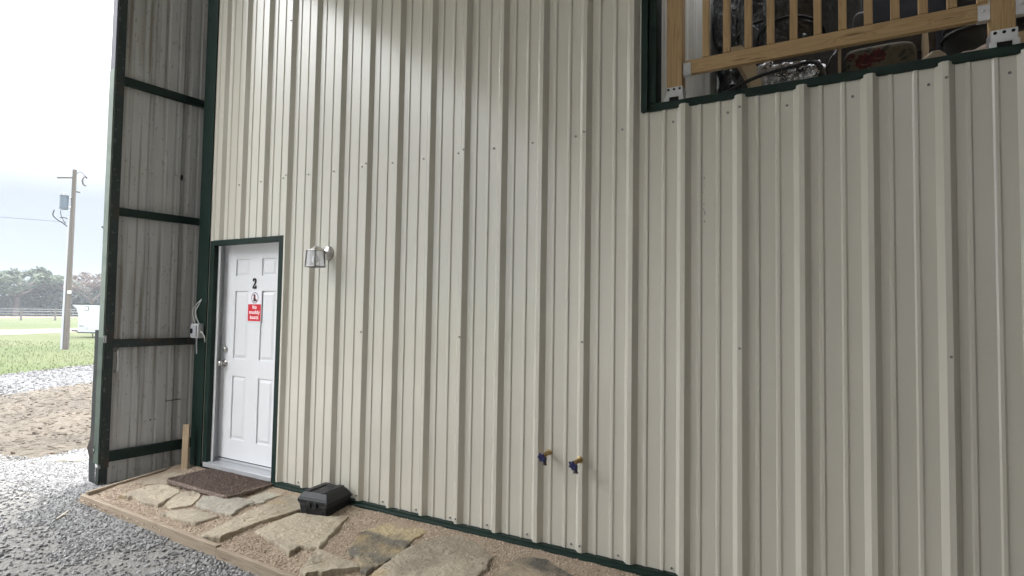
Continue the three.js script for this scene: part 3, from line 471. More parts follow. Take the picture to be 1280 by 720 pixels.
// ------------------------------------------------------------------ loft opening, railing, room, stored things
{
  const t = thing('loft_opening', 'dark green metal trim around the loft opening, upper right', 'opening trim');
  part('side_trim', [span(2.760, 2.800, 2.812, 5.0, -0.02, 0.036), span(2.800, 2.846, 2.86, 4.9, -0.11, 0.012)], M.green, t);
  part('sill_trim', [span(2.80, 6.65, 2.812, 2.858, -0.12, 0.016)], M.green, t);
  part('head_trim', span(2.80, 6.65, 4.9, 4.97, -0.12, 0.036), M.green, t);
  part('side_trim', span(6.60, 6.65, 2.858, 4.9, -0.12, 0.036), M.green, t);

  const r = thing('loft_railing', 'pine railing with posts and balusters across the loft opening', 'railing');
  const YB = 2.872, posts = [2.9415, 4.4565, 5.97];
  posts.forEach((x, i) => part('post', grainBox(0.089, 1.15, 0.089, 1, 0.2 + i * 0.41), M.pine, r, [x, YB + 0.575, -0.078]));
  for (let i = 0; i < 2; i++) {
    const L = posts[i + 1] - posts[i] - 0.09, c = (posts[i] + posts[i + 1]) / 2;
    part('bottom_rail', grainBox(L, 0.084, 0.038, 0, 0.63 + i * 0.3), M.pine, r, [c, 3.070, -0.076]);
    part('top_rail', grainBox(L, 0.089, 0.038, 0, 0.15 + i * 0.3), M.pine, r, [c, 3.90, -0.076]);
    for (let k = 0; k < 12; k++) { const x = posts[i] + 0.174 + k * 0.1155; if (x > posts[i + 1] - 0.06) break; part('baluster', grainBox(0.0385, 0.741, 0.036, 1, hash(k, i) * 5), M.pine, r, [x, 3.4845, -0.076]); }
  }
  for (const x of posts) {                                     // post base brackets and rail hangers
    const b = part('post_bracket', [bx(0.10, 0.058, 0.004, x, 2.925, -0.0305, 0.001), bx(0.004, 0.058, 0.09, x - 0.0475, 2.925, -0.073, 0.001), bx(0.004, 0.058, 0.09, x + 0.0475, 2.925, -0.073, 0.001), bx(0.028, 0.03, 0.004, x - 0.042, 2.885, -0.0265, 0.001), bx(0.028, 0.03, 0.004, x + 0.042, 2.885, -0.0265, 0.001)], M.galv, r); part('standoff_gap', span(x - 0.03, x + 0.03, 2.87, 2.8955, -0.06, -0.0325, 0.001), M.hole, b);
    part('bolt_hole', [-0.033, 0, 0.033].map(d => cyl(0.0075, 0.0075, 0.004, 12).rotateX(Math.PI / 2).translate(x + d, 2.94, -0.0285)), M.hole, b);
    for (const s of [-1, 1]) { if ((x < 3 && s < 0) || (x > 5.9 && s > 0)) continue; const h = part('rail_hanger', [bx(0.046, 0.075, 0.004, x + s * 0.068, 3.058, -0.0535, 0.001), bx(0.004, 0.09, 0.045, x + s * 0.0468, 3.07, -0.075, 0.001), bx(0.046, 0.004, 0.045, x + s * 0.068, 3.0255, -0.075, 0.001)], M.galv, r); part('bolt', new THREE.SphereGeometry(0.008, 10, 8).scale(1, 1, 0.5).translate(x + s * 0.072, 3.068, -0.051), M.nickel, h); }
  }
  // room
  const rm = struct('loft_room');
  part('floor', span(2.70, 8.3, 2.66, 2.80, -3.5, -0.03), M.shellWall, rm);
  part('ceiling', [span(2.70, 8.3, 5.1, 5.2, -0.7, -0.03), span(2.70, 8.3, 5.1, 5.2, -3.5, -2.6), span(2.70, 2.9, 5.1, 5.2, -2.6, -0.7), span(4.9, 8.3, 5.1, 5.2, -2.6, -0.7)], M.roof, rm);
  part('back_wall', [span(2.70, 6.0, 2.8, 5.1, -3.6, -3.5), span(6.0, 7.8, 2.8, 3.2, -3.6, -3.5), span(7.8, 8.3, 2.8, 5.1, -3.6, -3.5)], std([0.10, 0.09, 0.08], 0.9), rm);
  part('right_wall', span(8.2, 8.3, 2.8, 5.1, -3.5, -0.03), M.shellWall, rm);
  const sw = corr(-9 * SP + 0.09, -0.1, 2.8, 5.1).rotateY(Math.PI / 2); sw.translate(2.845, 0, -2.72);
  const sw2 = corr(0.1, 2.66, 2.8, 5.1).rotateY(Math.PI / 2); sw2.translate(2.848, 0, 0);
  part('side_wall', sw2, new THREE.MeshPhysicalMaterial({ color: lin(0.74, 0.74, 0.70), roughness: 0.3, map: M.wall.map }), rm); part('side_wall_core', span(2.72, 2.84, 2.8, 5.1, -3.5, -0.125), M.shellWall, rm);

  // stored things
  const lump = (w, h, d, amp, fr, seed) => { const g = mergeVertices(new THREE.BoxGeometry(w, h, d, 22, 26, 18)), p = g.attributes.position; for (let i = 0; i < p.count; i++) { const x = p.getX(i), y = p.getY(i), z = p.getZ(i), q = new THREE.Vector3(x / w * 2, y / h * 2, z / d * 2), l = Math.max(0.001, Math.pow(Math.pow(Math.abs(q.x), 5) + Math.pow(Math.abs(q.y), 5) + Math.pow(Math.abs(q.z), 5), 0.2)); const k = 0.5 / l * Math.max(Math.abs(q.x), Math.abs(q.y), Math.abs(q.z)), n = (1 - Math.abs(2 * fbm(x * fr + seed, y * fr + z * fr * 0.7, 4) - 1)) * amp + (fbm(z * fr + seed, y * fr * 0.6 + 5, 3) - 0.5) * amp; p.setXYZ(i, q.x * k * (w + n), q.y * k * (h + n), q.z * k * (d + n)); } g.deleteAttribute('normal'); g.deleteAttribute('uv'); const gg = mergeVertices(g); gg.computeVertexNormals(); const P = gg.attributes.position, uv = new Float32Array(P.count * 2); for (let i = 0; i < P.count; i++) { uv[i * 2] = P.getX(i) + P.getZ(i); uv[i * 2 + 1] = P.getY(i); } gg.setAttribute('uv', new THREE.BufferAttribute(uv, 2)); return gg; };
  const bundle = (label, w, h, d, x, y, z, seed, rz = 0) => { const b = thing('wrapped_bundle', label, 'bundle', [x, y, z]); part('wrapping', lump(w, h, d, 0.09, 5, seed), M.wrap, b, [0, h / 2, 0], [0, 0, rz]); part('tie_strap', new THREE.TorusGeometry(Math.max(w, d) * 0.5, 0.008, 6, 24).rotateX(Math.PI / 2).scale(1.06, 1, d / w * 1.06), M.plastic, b, [0, h * 0.55, 0]); return b; };
  bundle('shiny black plastic wrapped bundle, leftmost beside the ribbed loft wall', 0.34, 1.7, 0.4, 3.10, 2.81, -1.75, 1, 0.03);
  bundle('tall black plastic wrapped bundle behind the third and fourth balusters', 0.30, 1.7, 0.4, 3.33, 2.81, -1.35, 4, -0.05);
  bundle('creased black plastic bundle with bright highlights behind the fifth baluster', 0.24, 1.35, 0.4, 3.50, 2.81, -1.05, 9, -0.04);
  const fb = thing('foil_bag', 'crumpled silver foil bag lying on the loft sill', 'bag', [3.56, 2.86, -0.35]);
  part('bag_body', lump(0.30, 0.20, 0.22, 0.07, 12, 3), M.foil, fb, [0, 0.085, 0]); part('bag_neck', lump(0.08, 0.12, 0.08, 0.03, 20, 6), M.foil, fb, [-0.13, 0.2, -0.02], [0, 0, 0.5]);
  const tb = thing('curved_board', 'pale tan curved board leaning behind the rail near the left post', 'board', [3.36, 2.82, -0.5]);
  { const g = bx(0.075, 0.58, 0.03, 0, 0, 0, 0.006), p = g.attributes.position; const g2 = new THREE.BoxGeometry(0.085, 0.58, 0.03, 2, 16, 1), q = g2.attributes.position; for (let i = 0; i < q.count; i++) { const y = q.getY(i); q.setX(i, q.getX(i) - 0.55 * (y + 0.05) * (y + 0.05) - y * 0.28); } g2.computeVertexNormals(); part('board_face', boxUV(g2), std([0.50, 0.41, 0.27], 0.85, { map: wallMap, bumpMap: fineN, bumpScale: 0.002 }), tb, [0, 0.22, 0]); part('board_backing', boxUV(g2.clone().translate(-0.02, 0, -0.035)), M.oldWood, tb, [0, 0.22, 0]); }
  const hs = thing('black_hose', 'black flexible hose arching over the silver foil bag', 'hose', [0, 0, 0]);
  part('hose_run', tube([[3.16, 2.93, -0.24], [3.26, 2.965, -0.22], [3.40, 3.0, -0.2], [3.56, 3.02, -0.2], [3.66, 3.03, -0.21], [3.705, 3.0, -0.22], [3.71, 2.9, -0.22]], 0.011, 50), M.plastic, hs);
  part('hose_loop', tube([[3.70, 2.86, -0.25], [3.73, 2.98, -0.27], [3.755, 3.07, -0.3], [3.775, 3.11, -0.34], [3.78, 3.2, -0.42]], 0.007, 30), M.plastic, hs);
  const gs = thing('padded_bench', 'dark grey padded bench stored behind the railing', 'bench', [3.62, 2.81, -0.95]);
  const dg = std([0.055, 0.058, 0.062], 0.8, { bumpMap: fineN, bumpScale: 0.003 });
  part('seat', new RoundedBoxGeometry(0.62, 0.46, 0.55, 4, 0.06).translate(0.02, 0.30, 0.05), dg, gs); part('backrest', new RoundedBoxGeometry(0.60, 0.9, 0.14, 4, 0.05).translate(0.02, 0.65, -0.25), dg, gs); part('armrest', new RoundedBoxGeometry(0.1, 0.62, 0.55, 4, 0.04).translate(0.30, 0.35, 0.04), dg, gs); for (const x of [-0.22, 0.26]) part('leg', cyl(0.02, 0.015, 0.09).translate(x, 0.04, 0.25), M.black, gs);
  const ts = thing('thin_board', 'thin upright grey board left of the floral cushion', 'board', [3.795, 2.81, -0.32]); part('board_face', bx(0.012, 0.32, 0.10, 0, 0.16, 0), std([0.35, 0.31, 0.25], 0.8), ts); part('board_edge', bx(0.016, 0.32, 0.006, 0, 0.16, 0.053), M.oldWood, ts);
  const cs = thing('storage_case', 'black storage case behind the floral cushion', 'case', [4.03, 2.81, -0.62]);
  part('case_body', new RoundedBoxGeometry(0.46, 0.38, 0.3, 3, 0.02).translate(0, 0.20, 0), std([0.014, 0.013, 0.013], 0.6), cs); part('case_lid', new RoundedBoxGeometry(0.47, 0.05, 0.31, 3, 0.015).translate(0, 0.41, 0), std([0.02, 0.019, 0.018], 0.5), cs); part('case_rib', [0.12, 0.2, 0.28].map(y => bx(0.44, 0.012, 0.01, 0, y, 0.152)), std([0.02, 0.02, 0.02], 0.5), cs);
  const cv = document.createElement('canvas'); cv.width = 512; cv.height = 256; const c = cv.getContext('2d'), rr = rngOf(31); c.fillStyle = '#6e6756'; c.fillRect(0, 0, 512, 256);
  for (let i = 0; i < 46; i++) { c.fillStyle = ['#3f4638', '#4d5144', '#615f4e', '#2e362c'][i % 4]; c.beginPath(); c.ellipse(rr() * 512, rr() * 256, 12 + rr() * 26, 5 + rr() * 10, rr() * 6, 0, 7); c.fill(); }
  for (const [x, y, s] of [[150, 120, 62], [245, 95, 55], [60, 70, 30]]) { for (let k = 0; k < 9; k++) { c.fillStyle = ['#560f16', '#66161c', '#480b12'][k % 3]; const t = k * 0.7; c.beginPath(); c.ellipse(x + Math.cos(t) * s * 0.5, y + Math.sin(t) * s * 0.35, s * 0.55, s * 0.3, t, 0, 7); c.fill(); } c.strokeStyle = '#8a6a5a'; c.lineWidth = 6; c.beginPath(); c.ellipse(x, y + 4, s * 0.5, s * 0.28, 0.3, 0.2, 2.6); c.stroke(); }
  const ct = new THREE.CanvasTexture(cv); ct.colorSpace = THREE.SRGBColorSpace;
  const cu = thing('floral_cushion', 'floral cushion with red flowers on the loft sill', 'cushion', [3.985, 2.865, -0.37]);
  { const g = new THREE.SphereGeometry(1, 40, 24), p = g.attributes.position, uv = g.attributes.uv; for (let i = 0; i < p.count; i++) { const s = v => Math.sign(v) * Math.pow(Math.abs(v), 0.38), x = s(p.getX(i)) * 0.175, y = s(p.getY(i)) * 0.125, z = p.getZ(i) * 0.06; p.setXYZ(i, x, y, z); uv.setXY(i, x / 0.35 + 0.5, y / 0.25 + 0.5); } g.computeVertexNormals(); part('cushion_cover', g, std([0.42, 0.42, 0.42], 0.9, { map: ct }), cu, [0, 0.135, 0], [-0.25, 0, 0.0]); part('piping', tube([[-0.165, 0.02, 0.01], [-0.17, 0.13, -0.02], [-0.165, 0.25, -0.04], [0, 0.262, -0.04], [0.165, 0.25, -0.04]], 0.006, 40), M.black, cu); }
  const cd = thing('pale_spindle', 'pale turned wooden spindle standing right of the floral cushion', 'spindle', [4.202, 2.81, -0.42]);
  part('shaft', new THREE.LatheGeometry([[0.014, 0], [0.016, 0.1], [0.02, 0.14], [0.013, 0.2], [0.018, 0.28], [0.013, 0.36], [0.017, 0.4], [0, 0.41]].map(p => new THREE.Vector2(...p)), 16), std([0.46, 0.40, 0.31], 0.7), cd);
  const cb = thing('cloth_bundle', 'small cream cloth bundle with pinkish print beside the spindle', 'cloth', [4.225, 2.86, -0.30]);
  const pk = std(0xffffff, 0.9, { map: tex(128, 128, (u, v) => { const f = fbm(u * 6, v * 6, 3, 6, 6); return f > 0.53 ? [0.16, 0.07, 0.055] : [0.26, 0.22, 0.17]; }) });
  part('cloth', lump(0.075, 0.12, 0.07, 0.04, 18, 12), pk, cb, [0.01, 0.055, 0], [0, 0, 0.6]); part('tie', tube([[-0.06, 0.1, 0.03], [-0.09, 0.08, 0.05], [-0.085, 0.04, 0.06], [-0.05, 0.03, 0.06]], 0.004), std([0.5, 0.45, 0.36], 0.8), cb);
  const dr = thing('dark_drum', 'dark round drum behind the right end of the rail', 'drum', [4.50, 2.81, -0.85]);
  part('shell', cyl(0.16, 0.16, 0.5, 32).translate(0, 0.25, 0), std([0.012, 0.013, 0.013], 0.7), dr); part('hoop', [0.06, 0.46].map(y => new THREE.TorusGeometry(0.163, 0.01, 8, 32).rotateX(Math.PI / 2).translate(0, y, 0)), std([0.02, 0.02, 0.02], 0.6), dr); part('lid', cyl(0.165, 0.165, 0.02, 32).translate(0, 0.51, 0), std([0.03, 0.03, 0.032], 0.5), dr);
  const rc = thing('red_cloth', 'folded red and white cloth by the right railing post', 'cloth', [4.385, 2.865, -0.24]);
  part('cloth', lump(0.12, 0.07, 0.08, 0.05, 16, 20), std(0xffffff, 0.9, { map: tex(64, 64, (u, v) => fbm(u * 5, v * 3, 2, 5, 3) > 0.5 ? [0.24, 0.05, 0.05] : [0.28, 0.23, 0.20]) }), rc, [0, 0.035, 0], [0, 0, 0.25]); part('cloth_hem', tube([[-0.07, 0.03, 0.055], [0, 0.05, 0.06], [0.06, 0.075, 0.05]], 0.006), std([0.5, 0.42, 0.36], 0.9), rc);
  const nv = thing('navy_cabinet', 'tall dark navy cabinet at the back of the loft', 'cabinet', [4.10, 2.8, -1.75]);
  const nm = std([0.003, 0.004, 0.010], 0.7); part('carcass', span(-0.30, 0.36, 0, 1.75, -0.3, 0.18), nm, nv); part('door', span(-0.295, 0.028, 0.04, 1.72, 0.182, 0.2), nm, nv); part('door', span(0.032, 0.355, 0.04, 1.72, 0.182, 0.2), nm, nv);
  const gc = thing('grey_cabinet', 'grey cabinet with an open shelf right of the navy cabinet', 'cabinet', [4.72, 2.8, -1.7]);
  const gm = std([0.10, 0.10, 0.105], 0.7); part('side', [span(-0.24, -0.22, 0, 1.7, -0.2, 0.2), span(0.4, 0.42, 0, 1.7, -0.2, 0.2)], gm, gc); part('back', span(-0.22, 0.4, 0, 1.7, -0.2, -0.18), gm, gc); for (const y of [0.1, 0.5, 0.93, 1.3, 1.68]) part('shelf', span(-0.22, 0.4, y, y + 0.02, -0.18, 0.2), gm, gc);
  const bj = thing('beige_sack', 'small beige sack right of the right railing post', 'sack', [4.60, 2.86, -0.26]); part('sack_body', lump(0.12, 0.16, 0.1, 0.04, 12, 40), std([0.46, 0.40, 0.30], 0.9), bj, [0, 0.06, 0]); part('sack_tie', new THREE.TorusGeometry(0.025, 0.006, 6, 16).rotateX(Math.PI / 2), M.oldWood, bj, [0, 0.15, 0]);
}

// ------------------------------------------------------------------ ground
{
  const gr = part('ground', new THREE.PlaneGeometry(900, 900, 1, 1).rotateX(-Math.PI / 2), M.grassLand, scene, [0, -0.03, 0]); gr.userData.kind = 'structure';
  { const uv = gr.geometry.attributes.uv, p = gr.geometry.attributes.position; for (let i = 0; i < p.count; i++) uv.setXY(i, p.getX(i), p.getZ(i)); }
  // along(t, s): t runs with the grass edge, s outwards from it
  const E = [-13.03, -2.54], T = [0.418, 0.909], N = [-0.909, 0.418];
  const pt = (t, s) => [E[0] + T[0] * t + N[0] * s, E[1] + T[1] * t + N[1] * s];
  const strip = (name, s0, s1, y, mat, amp, fr, t0 = -40, t1 = 45) => {
    const a = [], b = []; for (let t = t0; t <= t1; t += 0.35) { a.push(pt(t, s0(t) + (fbm(t * fr + 3, s0(t), 4) - 0.5) * amp)); b.push(pt(t, s1(t) + (fbm(t * fr, 40 + s1(t), 4) - 0.5) * amp)); }
    const K = 14, n = a.length, v = [], ix = []; for (let k = 0; k <= K; k++) for (let i = 0; i < n; i++) { const f = k / K, x = a[i][0] + (b[i][0] - a[i][0]) * f, z = a[i][1] + (b[i][1] - a[i][1]) * f; v.push(x, y + (k && k < K ? 0.012 * (fbm(x * 1.5, z * 1.5, 3) - 0.3) : 0), z); }
    for (let k = 0; k < K; k++) for (let i = 0; i < n - 1; i++) { const p = k * n + i; ix.push(p, p + n, p + 1, p + 1, p + n, p + n + 1); }
    const g = new THREE.BufferGeometry(); g.setAttribute('position', new THREE.Float32BufferAttribute(v, 3)); g.setIndex(ix); g.computeVertexNormals(); if (g.attributes.normal.getY(0) < 0) { g.setIndex(ix.map((_, i) => ix[i - i % 3 + [0, 2, 1][i % 3]])); g.computeVertexNormals(); }
    const uv = new Float32Array(v.length / 3 * 2); for (let i = 0; i < uv.length / 2; i++) { uv[i * 2] = v[i * 3]; uv[i * 2 + 1] = v[i * 3 + 2]; } g.setAttribute('uv', new THREE.BufferAttribute(uv, 2));
    const m = part(name, g, mat, scene); m.userData.kind = 'structure'; return m;
  };
  strip('gravel_road', () => 0, () => -3.9, -0.018, M.road, 0.5, 0.5);
  strip('mud_strip', t => -3.0, t => -8.6, -0.002, M.mud, 0.5, 0.5);
  strip('dirt_track', t => 19.5 + t * 0.15, t => 27 + t * 0.15, -0.02, M.track, 2.5, 0.1, -60, 60);
  strip('dry_grass', () => 54, () => 76, -0.02, M.dry, 3, 0.1, -90, 90);
  // near gravel yard, uneven
  const edge = z => -3.05 - 0.05 * z + (fbm(z * 1.3, 4, 4) - 0.5) * 0.9 - Math.max(0, z - 0.45) * 3.2 - Math.max(0, z - 0.9) * 3;
  const zs = 130, xs = 170, v = [], ix = [], uv = [];
  const yardY = (x, z) => 0.006 + 0.02 * fbm(x * 1.1 + 4, z * 1.1, 3) + 0.006 * fbm(x * 9, z * 9, 2);
  for (let j = 0; j <= zs; j++) for (let i = 0; i <= xs; i++) { const z = -3 + j / zs * 12, u = i / xs, x0 = Math.max(-12, edge(z)), x = x0 + (13 - x0) * Math.pow(u, 1.6); v.push(x, i === 0 ? -0.004 : yardY(x, z), z); uv.push(x, z); }
  for (let j = 0; j < zs; j++) for (let i = 0; i < xs; i++) { const p = j * (xs + 1) + i; ix.push(p, p + xs + 1, p + 1, p + 1, p + xs + 1, p + xs + 2); }
  const g = new THREE.BufferGeometry(); g.setAttribute('position', new THREE.Float32BufferAttribute(v, 3)); g.setAttribute('uv', new THREE.Float32BufferAttribute(uv, 2)); g.setIndex(ix); g.computeVertexNormals();
  const yd = part('gravel_yard', g, M.gravelBed, scene); yd.userData.kind = 'structure';
  // loose stones
  const r = rngOf(21), n = 80000, gv = pebbles(n, std(0xffffff, 0.85), scene, 'gravel');
  for (let i = 0; i < n; i++) {
    let x, z, k = 0; for (;;) { const q = r(); z = q < 0.8 ? -0.6 + r() * 3.3 : -1.5 + r() * 5.5; x = edge(z) - 0.4 + r() * r() * 0.4 + r() * (1.6 - edge(z)); if (z < 1.0 + 0.03 * x && x > -1.85 + 0.24 * Math.min(z, 0.95)) { continue; } if (x < -9) continue; const dirt = fbm(x * 1.3 + 2, z * 1.3 + 8, 3) - Math.min(0.35, Math.max(0, (z - 1.22 - 0.22 * x) * 0.6)); if (dirt < 0.32 && r() < 0.8) continue; break; }
    const s = 0.004 + 0.011 * Math.pow(r(), 1.7), t = r(); gv.put(i, x, yardY(x, z) + s * 0.3, z, s, r, mix([0.15, 0.149, 0.15], [0.36, 0.357, 0.352], t));
  }
  const n2 = 9000, rv = pebbles(n2, std(0xffffff, 0.9), scene, 'road_gravel');
  for (let i = 0; i < n2; i++) { const [x, z] = pt(-8 + r() * 18, -3.6 + r() * 3.7), s = 0.02 + 0.03 * r() * r(); rv.put(i, x, -0.016, z, s, r, mix([0.07, 0.07, 0.072], [0.20, 0.199, 0.20], r())); }
  // straw and clods lying on the mud
  const n3 = 9000, sg = new THREE.BoxGeometry(1, 0.05, 0.06), sm = new THREE.InstancedMesh(sg, std(0xffffff, 1), n3), o = new THREE.Object3D(), c = new THREE.Color();
  for (let i = 0; i < n3; i++) { const [x, z] = pt(-7 + r() * 16, -8.8 + r() * 5.9); o.position.set(x, 0.004 + r() * 0.008, z); o.rotation.set((r() - 0.5) * 0.3, 1.1 + (r() - 0.5) * 3.2, (r() - 0.5) * 0.3); o.scale.setScalar(0.04 + 0.12 * r() * r()); o.updateMatrix(); sm.setMatrixAt(i, o.matrix); const t = r(); sm.setColorAt(i, c.setRGB(...mix([0.045, 0.036, 0.025], [0.20, 0.165, 0.122], t))); }
  sm.name = numbered('straw'); sm.userData.kind = 'stuff'; sm.castShadow = sm.receiveShadow = true; scene.add(sm);
  const n4 = 3000, cl = pebbles(n4, std(0xffffff, 1), scene, 'mud_clods');
  for (let i = 0; i < n4; i++) { const [x, z] = pt(-7 + r() * 16, -8.6 + r() * 5.5), s = 0.012 + 0.03 * r() * r(); cl.put(i, x, 0.002, z, s, r, mix([0.05, 0.038, 0.03], [0.15, 0.12, 0.095], r())); }
  // grass blades
  const bg = new THREE.BufferGeometry(); { const q = []; const rb = rngOf(3); for (let b = 0; b < 7; b++) { const a = rb() * 6.3, x = (rb() - 0.5) * 0.16, z = (rb() - 0.5) * 0.16, l = 0.5 + rb() * 0.6, dx = Math.cos(a) * 0.035, dz = Math.sin(a) * 0.035, tx = x + (rb() - 0.5) * 0.5, tz = z + (rb() - 0.5) * 0.5; q.push(x - dx, 0, z - dz, x + dx, 0, z + dz, tx, l, tz); } bg.setAttribute('position', new THREE.Float32BufferAttribute(q, 3)); bg.computeVertexNormals(); }
  const n5 = 26000, gm = new THREE.InstancedMesh(bg, std(0xffffff, 0.9, { side: THREE.DoubleSide }), n5);
  for (let i = 0; i < n5; i++) { const s = -0.15 + Math.pow(r(), 1.7) * 30, [x, z] = pt(-12 + r() * 34, s), bare = s > 18.5 && s < 26; o.position.set(x, -0.03, z); o.rotation.set(0, r() * 6.3, 0); o.scale.set(1, 1, 1).multiplyScalar((bare ? 0.015 : 0.028) + 0.035 * r() + s * 0.002); o.updateMatrix(); gm.setMatrixAt(i, o.matrix); const t = fbm(x * 0.25, z * 0.25, 4) * 1.5 - 0.3 + (r() - 0.5) * 0.4; gm.setColorAt(i, c.setRGB(...mix([0.045, 0.062, 0.012], [0.10, 0.09, 0.038], Math.max(0, Math.min(1, t))))); }
  gm.name = numbered('grass'); gm.userData.kind = 'stuff'; gm.castShadow = gm.receiveShadow = true; scene.add(gm);
  const fr = thing('flat_rock', 'flat pale grey rock lying on gravel near the mud edge', 'rock', [-3.1, 0.015, 0.36], 0.5); { const q = new THREE.DodecahedronGeometry(0.15, 1), p = q.attributes.position; for (let i = 0; i < p.count; i++) { const k = 0.85 + 0.3 * hash(Math.round(p.getX(i) * 99), Math.round(p.getZ(i) * 99)); p.setXYZ(i, p.getX(i) * k * 1.3, p.getY(i) * 0.13, p.getZ(i) * k * 0.7); } q.computeVertexNormals(); part('rock_body', boxUV(q), M.stone[2], fr, [0, 0.02, 0]); }
  const sk = thing('stick', 'short pale stick lying on the gravel beside the timber edging', 'stick', [-1.29, 0.035, 1.16]); part('stick_shaft', tube([[-0.07, 0.0, -0.06], [0, 0.006, 0.0], [0.06, 0.0, 0.07]], 0.006), std([0.62, 0.57, 0.48], 0.9), sk); part('twig', tube([[0, 0.006, 0], [0.03, 0.012, 0.0], [0.05, 0.01, -0.015]], 0.003), std([0.6, 0.54, 0.46], 0.9), sk);
}

// ------------------------------------------------------------------ far: pole, wires, trailer, fence, trees
{
  const u = thing('utility_pole', 'wooden utility pole with blue grey transformer on the lawn', 'utility pole', [-21.4, -0.03, -7.4]);
  const pw = std(0xffffff, 0.9, { map: tex(128, 512, (a, b) => mix([0.07, 0.062, 0.055], [0.145, 0.13, 0.115], fbm(a * 20, b * 4, 4, 20, 4))) });
  part('pole_shaft', cyl(0.068, 0.095, 6.8, 14).translate(0, 3.4, 0), pw, u);
  const side = [-0.38, 0.925];                                 // world direction that reads as left in the picture
  const sx = (d, y, z = 0) => [side[0] * d + 0.9 * z, y, side[1] * d + 0.38 * z];
  const tr = part('transformer', [cyl(0.135, 0.135, 0.48, 20), cyl(0.147, 0.147, 0.04, 20).translate(0, 0.24, 0), cyl(0.12, 0.135, 0.03, 20).translate(0, -0.25, 0)], std([0.085, 0.11, 0.135], 0.5), u, sx(0.27, 5.52));
  part('bushing', [cyl(0.03, 0.045, 0.14, 10).translate(0.05, 0.31, 0.04), cyl(0.03, 0.045, 0.14, 10).translate(-0.05, 0.31, -0.02)], std([0.3, 0.28, 0.27], 0.4), tr);
  for (const y of [5.72, 5.35]) part('bracket', rod(sx(0, y), sx(0.3, y), 0.03), M.galv, u);
  part('conduit', rod(sx(0.135, 0.02), sx(0.105, 5.0), 0.04, 10), std([0.34, 0.35, 0.38], 0.5), u);
  part('crossarm', rod(sx(0, 6.5), sx(0.52, 6.42), 0.03), pw, u); part('crossarm', rod(sx(0.05, 6.0), sx(-0.2, 5.96), 0.028), pw, u);
  part('service_wire', [tube([sx(0.12, 4.6), sx(0.3, 4.75), sx(0.45, 4.85), sx(0.58, 5.0), sx(0.55, 5.2)], 0.018), tube([sx(0.12, 4.9), sx(0.25, 4.95), sx(0.38, 4.92)], 0.016), tube([sx(0.2, 4.7), sx(0.35, 5.05), sx(0.36, 5.2)], 0.012)], M.black, u);
  part('meter_tag', bx(0.04, 0.12, 0.12, 0.09, 2.15, 0.02), std([0.5, 0.5, 0.5], 0.5), u);
  const wire = (label, pts, r) => { const w = thing('overhead_wire', label, 'wire'); part('strand', tube(pts, r, 30, 5), M.black, w); part('clamp', new THREE.SphereGeometry(r * 3, 8, 6).translate(...pts[0]), M.black, w); };
  wire('thin overhead wire running left from the utility pole', [[-21.45, 4.75, -7.2], [-24, 4.72, -2.4], [-30, 4.7, 7], [-44, 5.2, 30]], 0.006);
  wire('thin slanting guy wire right of the utility pole', [[-21.55, 4.75, -8.5], [-21.6, 3.9, -9.0], [-21.7, 2.2, -10.1], [-21.8, -0.03, -11.6]], 0.012);
  const ins = thing('wire_insulator', 'dark hooked insulator on wire right of the pole top', 'insulator', [-21.45, 6.42, -7.85]); part('hook', tube([[-0.04, 0.14, 0.0], [0.02, 0.17, 0.1], [0.03, 0.02, 0.17], [-0.01, -0.14, 0.11], [0.02, -0.18, 0.02]].map(([a, b, d]) => [a, b, d]), 0.03, 24), std([0.12, 0.11, 0.11], 0.6), ins); part('lead_wire', tube([[0, 0.14, 0], [0.1, 0.3, 0.3], [0.05, 0.15, 0.42]], 0.01), M.black, ins);

  // enclosed trailer
  const t = thing('cargo_trailer', 'white enclosed cargo trailer parked on grass behind the utility pole', 'trailer', [-30.65, -0.03, -11.85]);
  t.rotation.y = 0.51;                // long side seen from the barn
  const sh = new THREE.Shape([[-0.05, 1.72], [-0.35, 1.70], [-0.1, 1.5], [0.0, 1.2], [0.02, 0.28], [3.6, 0.28], [3.6, 1.72]].map(p => new THREE.Vector2(...p)));
  const wm = std([0.36, 0.375, 0.40], 0.45);
  part('trailer_body', boxUV(new THREE.ExtrudeGeometry(sh, { depth: 1.6, bevelEnabled: true, bevelSize: 0.02, bevelThickness: 0.02, bevelSegments: 2 }).translate(0, 0, -1.6)), wm, t);
  part('roof_edge', span(-0.38, 3.62, 1.715, 1.755, -1.63, 0.035), M.black, t);
  part('bottom_rail', span(0.0, 3.62, 0.235, 0.29, -1.6, 0.035), M.black, t);
  part('vent_window', [span(0.33, 0.53, 1.42, 1.62, 0.021, 0.035)], std([0.12, 0.13, 0.14], 0.5), t); part('window_pane', span(0.36, 0.50, 1.45, 1.59, 0.035, 0.042), std([0.6, 0.62, 0.65], 0.3), t);
  part('marker_strip', span(0.08, 0.30, 0.58, 0.62, 0.021, 0.03), std([0.1, 0.1, 0.1], 0.5), t); part('latch', span(0.42, 0.50, 0.42, 0.55, 0.021, 0.04), M.galv, t);
  const wh = part('wheel', cyl(0.3, 0.3, 0.2, 24).rotateX(Math.PI / 2), M.black, t, [2.2, 0.31, 0.0]); part('rim', cyl(0.17, 0.17, 0.21, 20).rotateX(Math.PI / 2), M.galv, wh);
  part('fender', span(1.75, 2.65, 0.55, 0.66, 0.021, 0.12, 0.02), wm, t); part('hitch', [rod([0.1, 0.3, -0.3], [-0.9, 0.32, -0.8], 0.04), rod([0.1, 0.3, -1.3], [-0.9, 0.32, -0.8], 0.04)], M.black, t); part('jack_stand', rod([0.2, 0.02, -0.8], [0.2, 0.3, -0.8], 0.035), M.galv, t);

  // far fence
  const f = thing('field_fence', 'wire fence on wooden posts across the far field', 'fence');
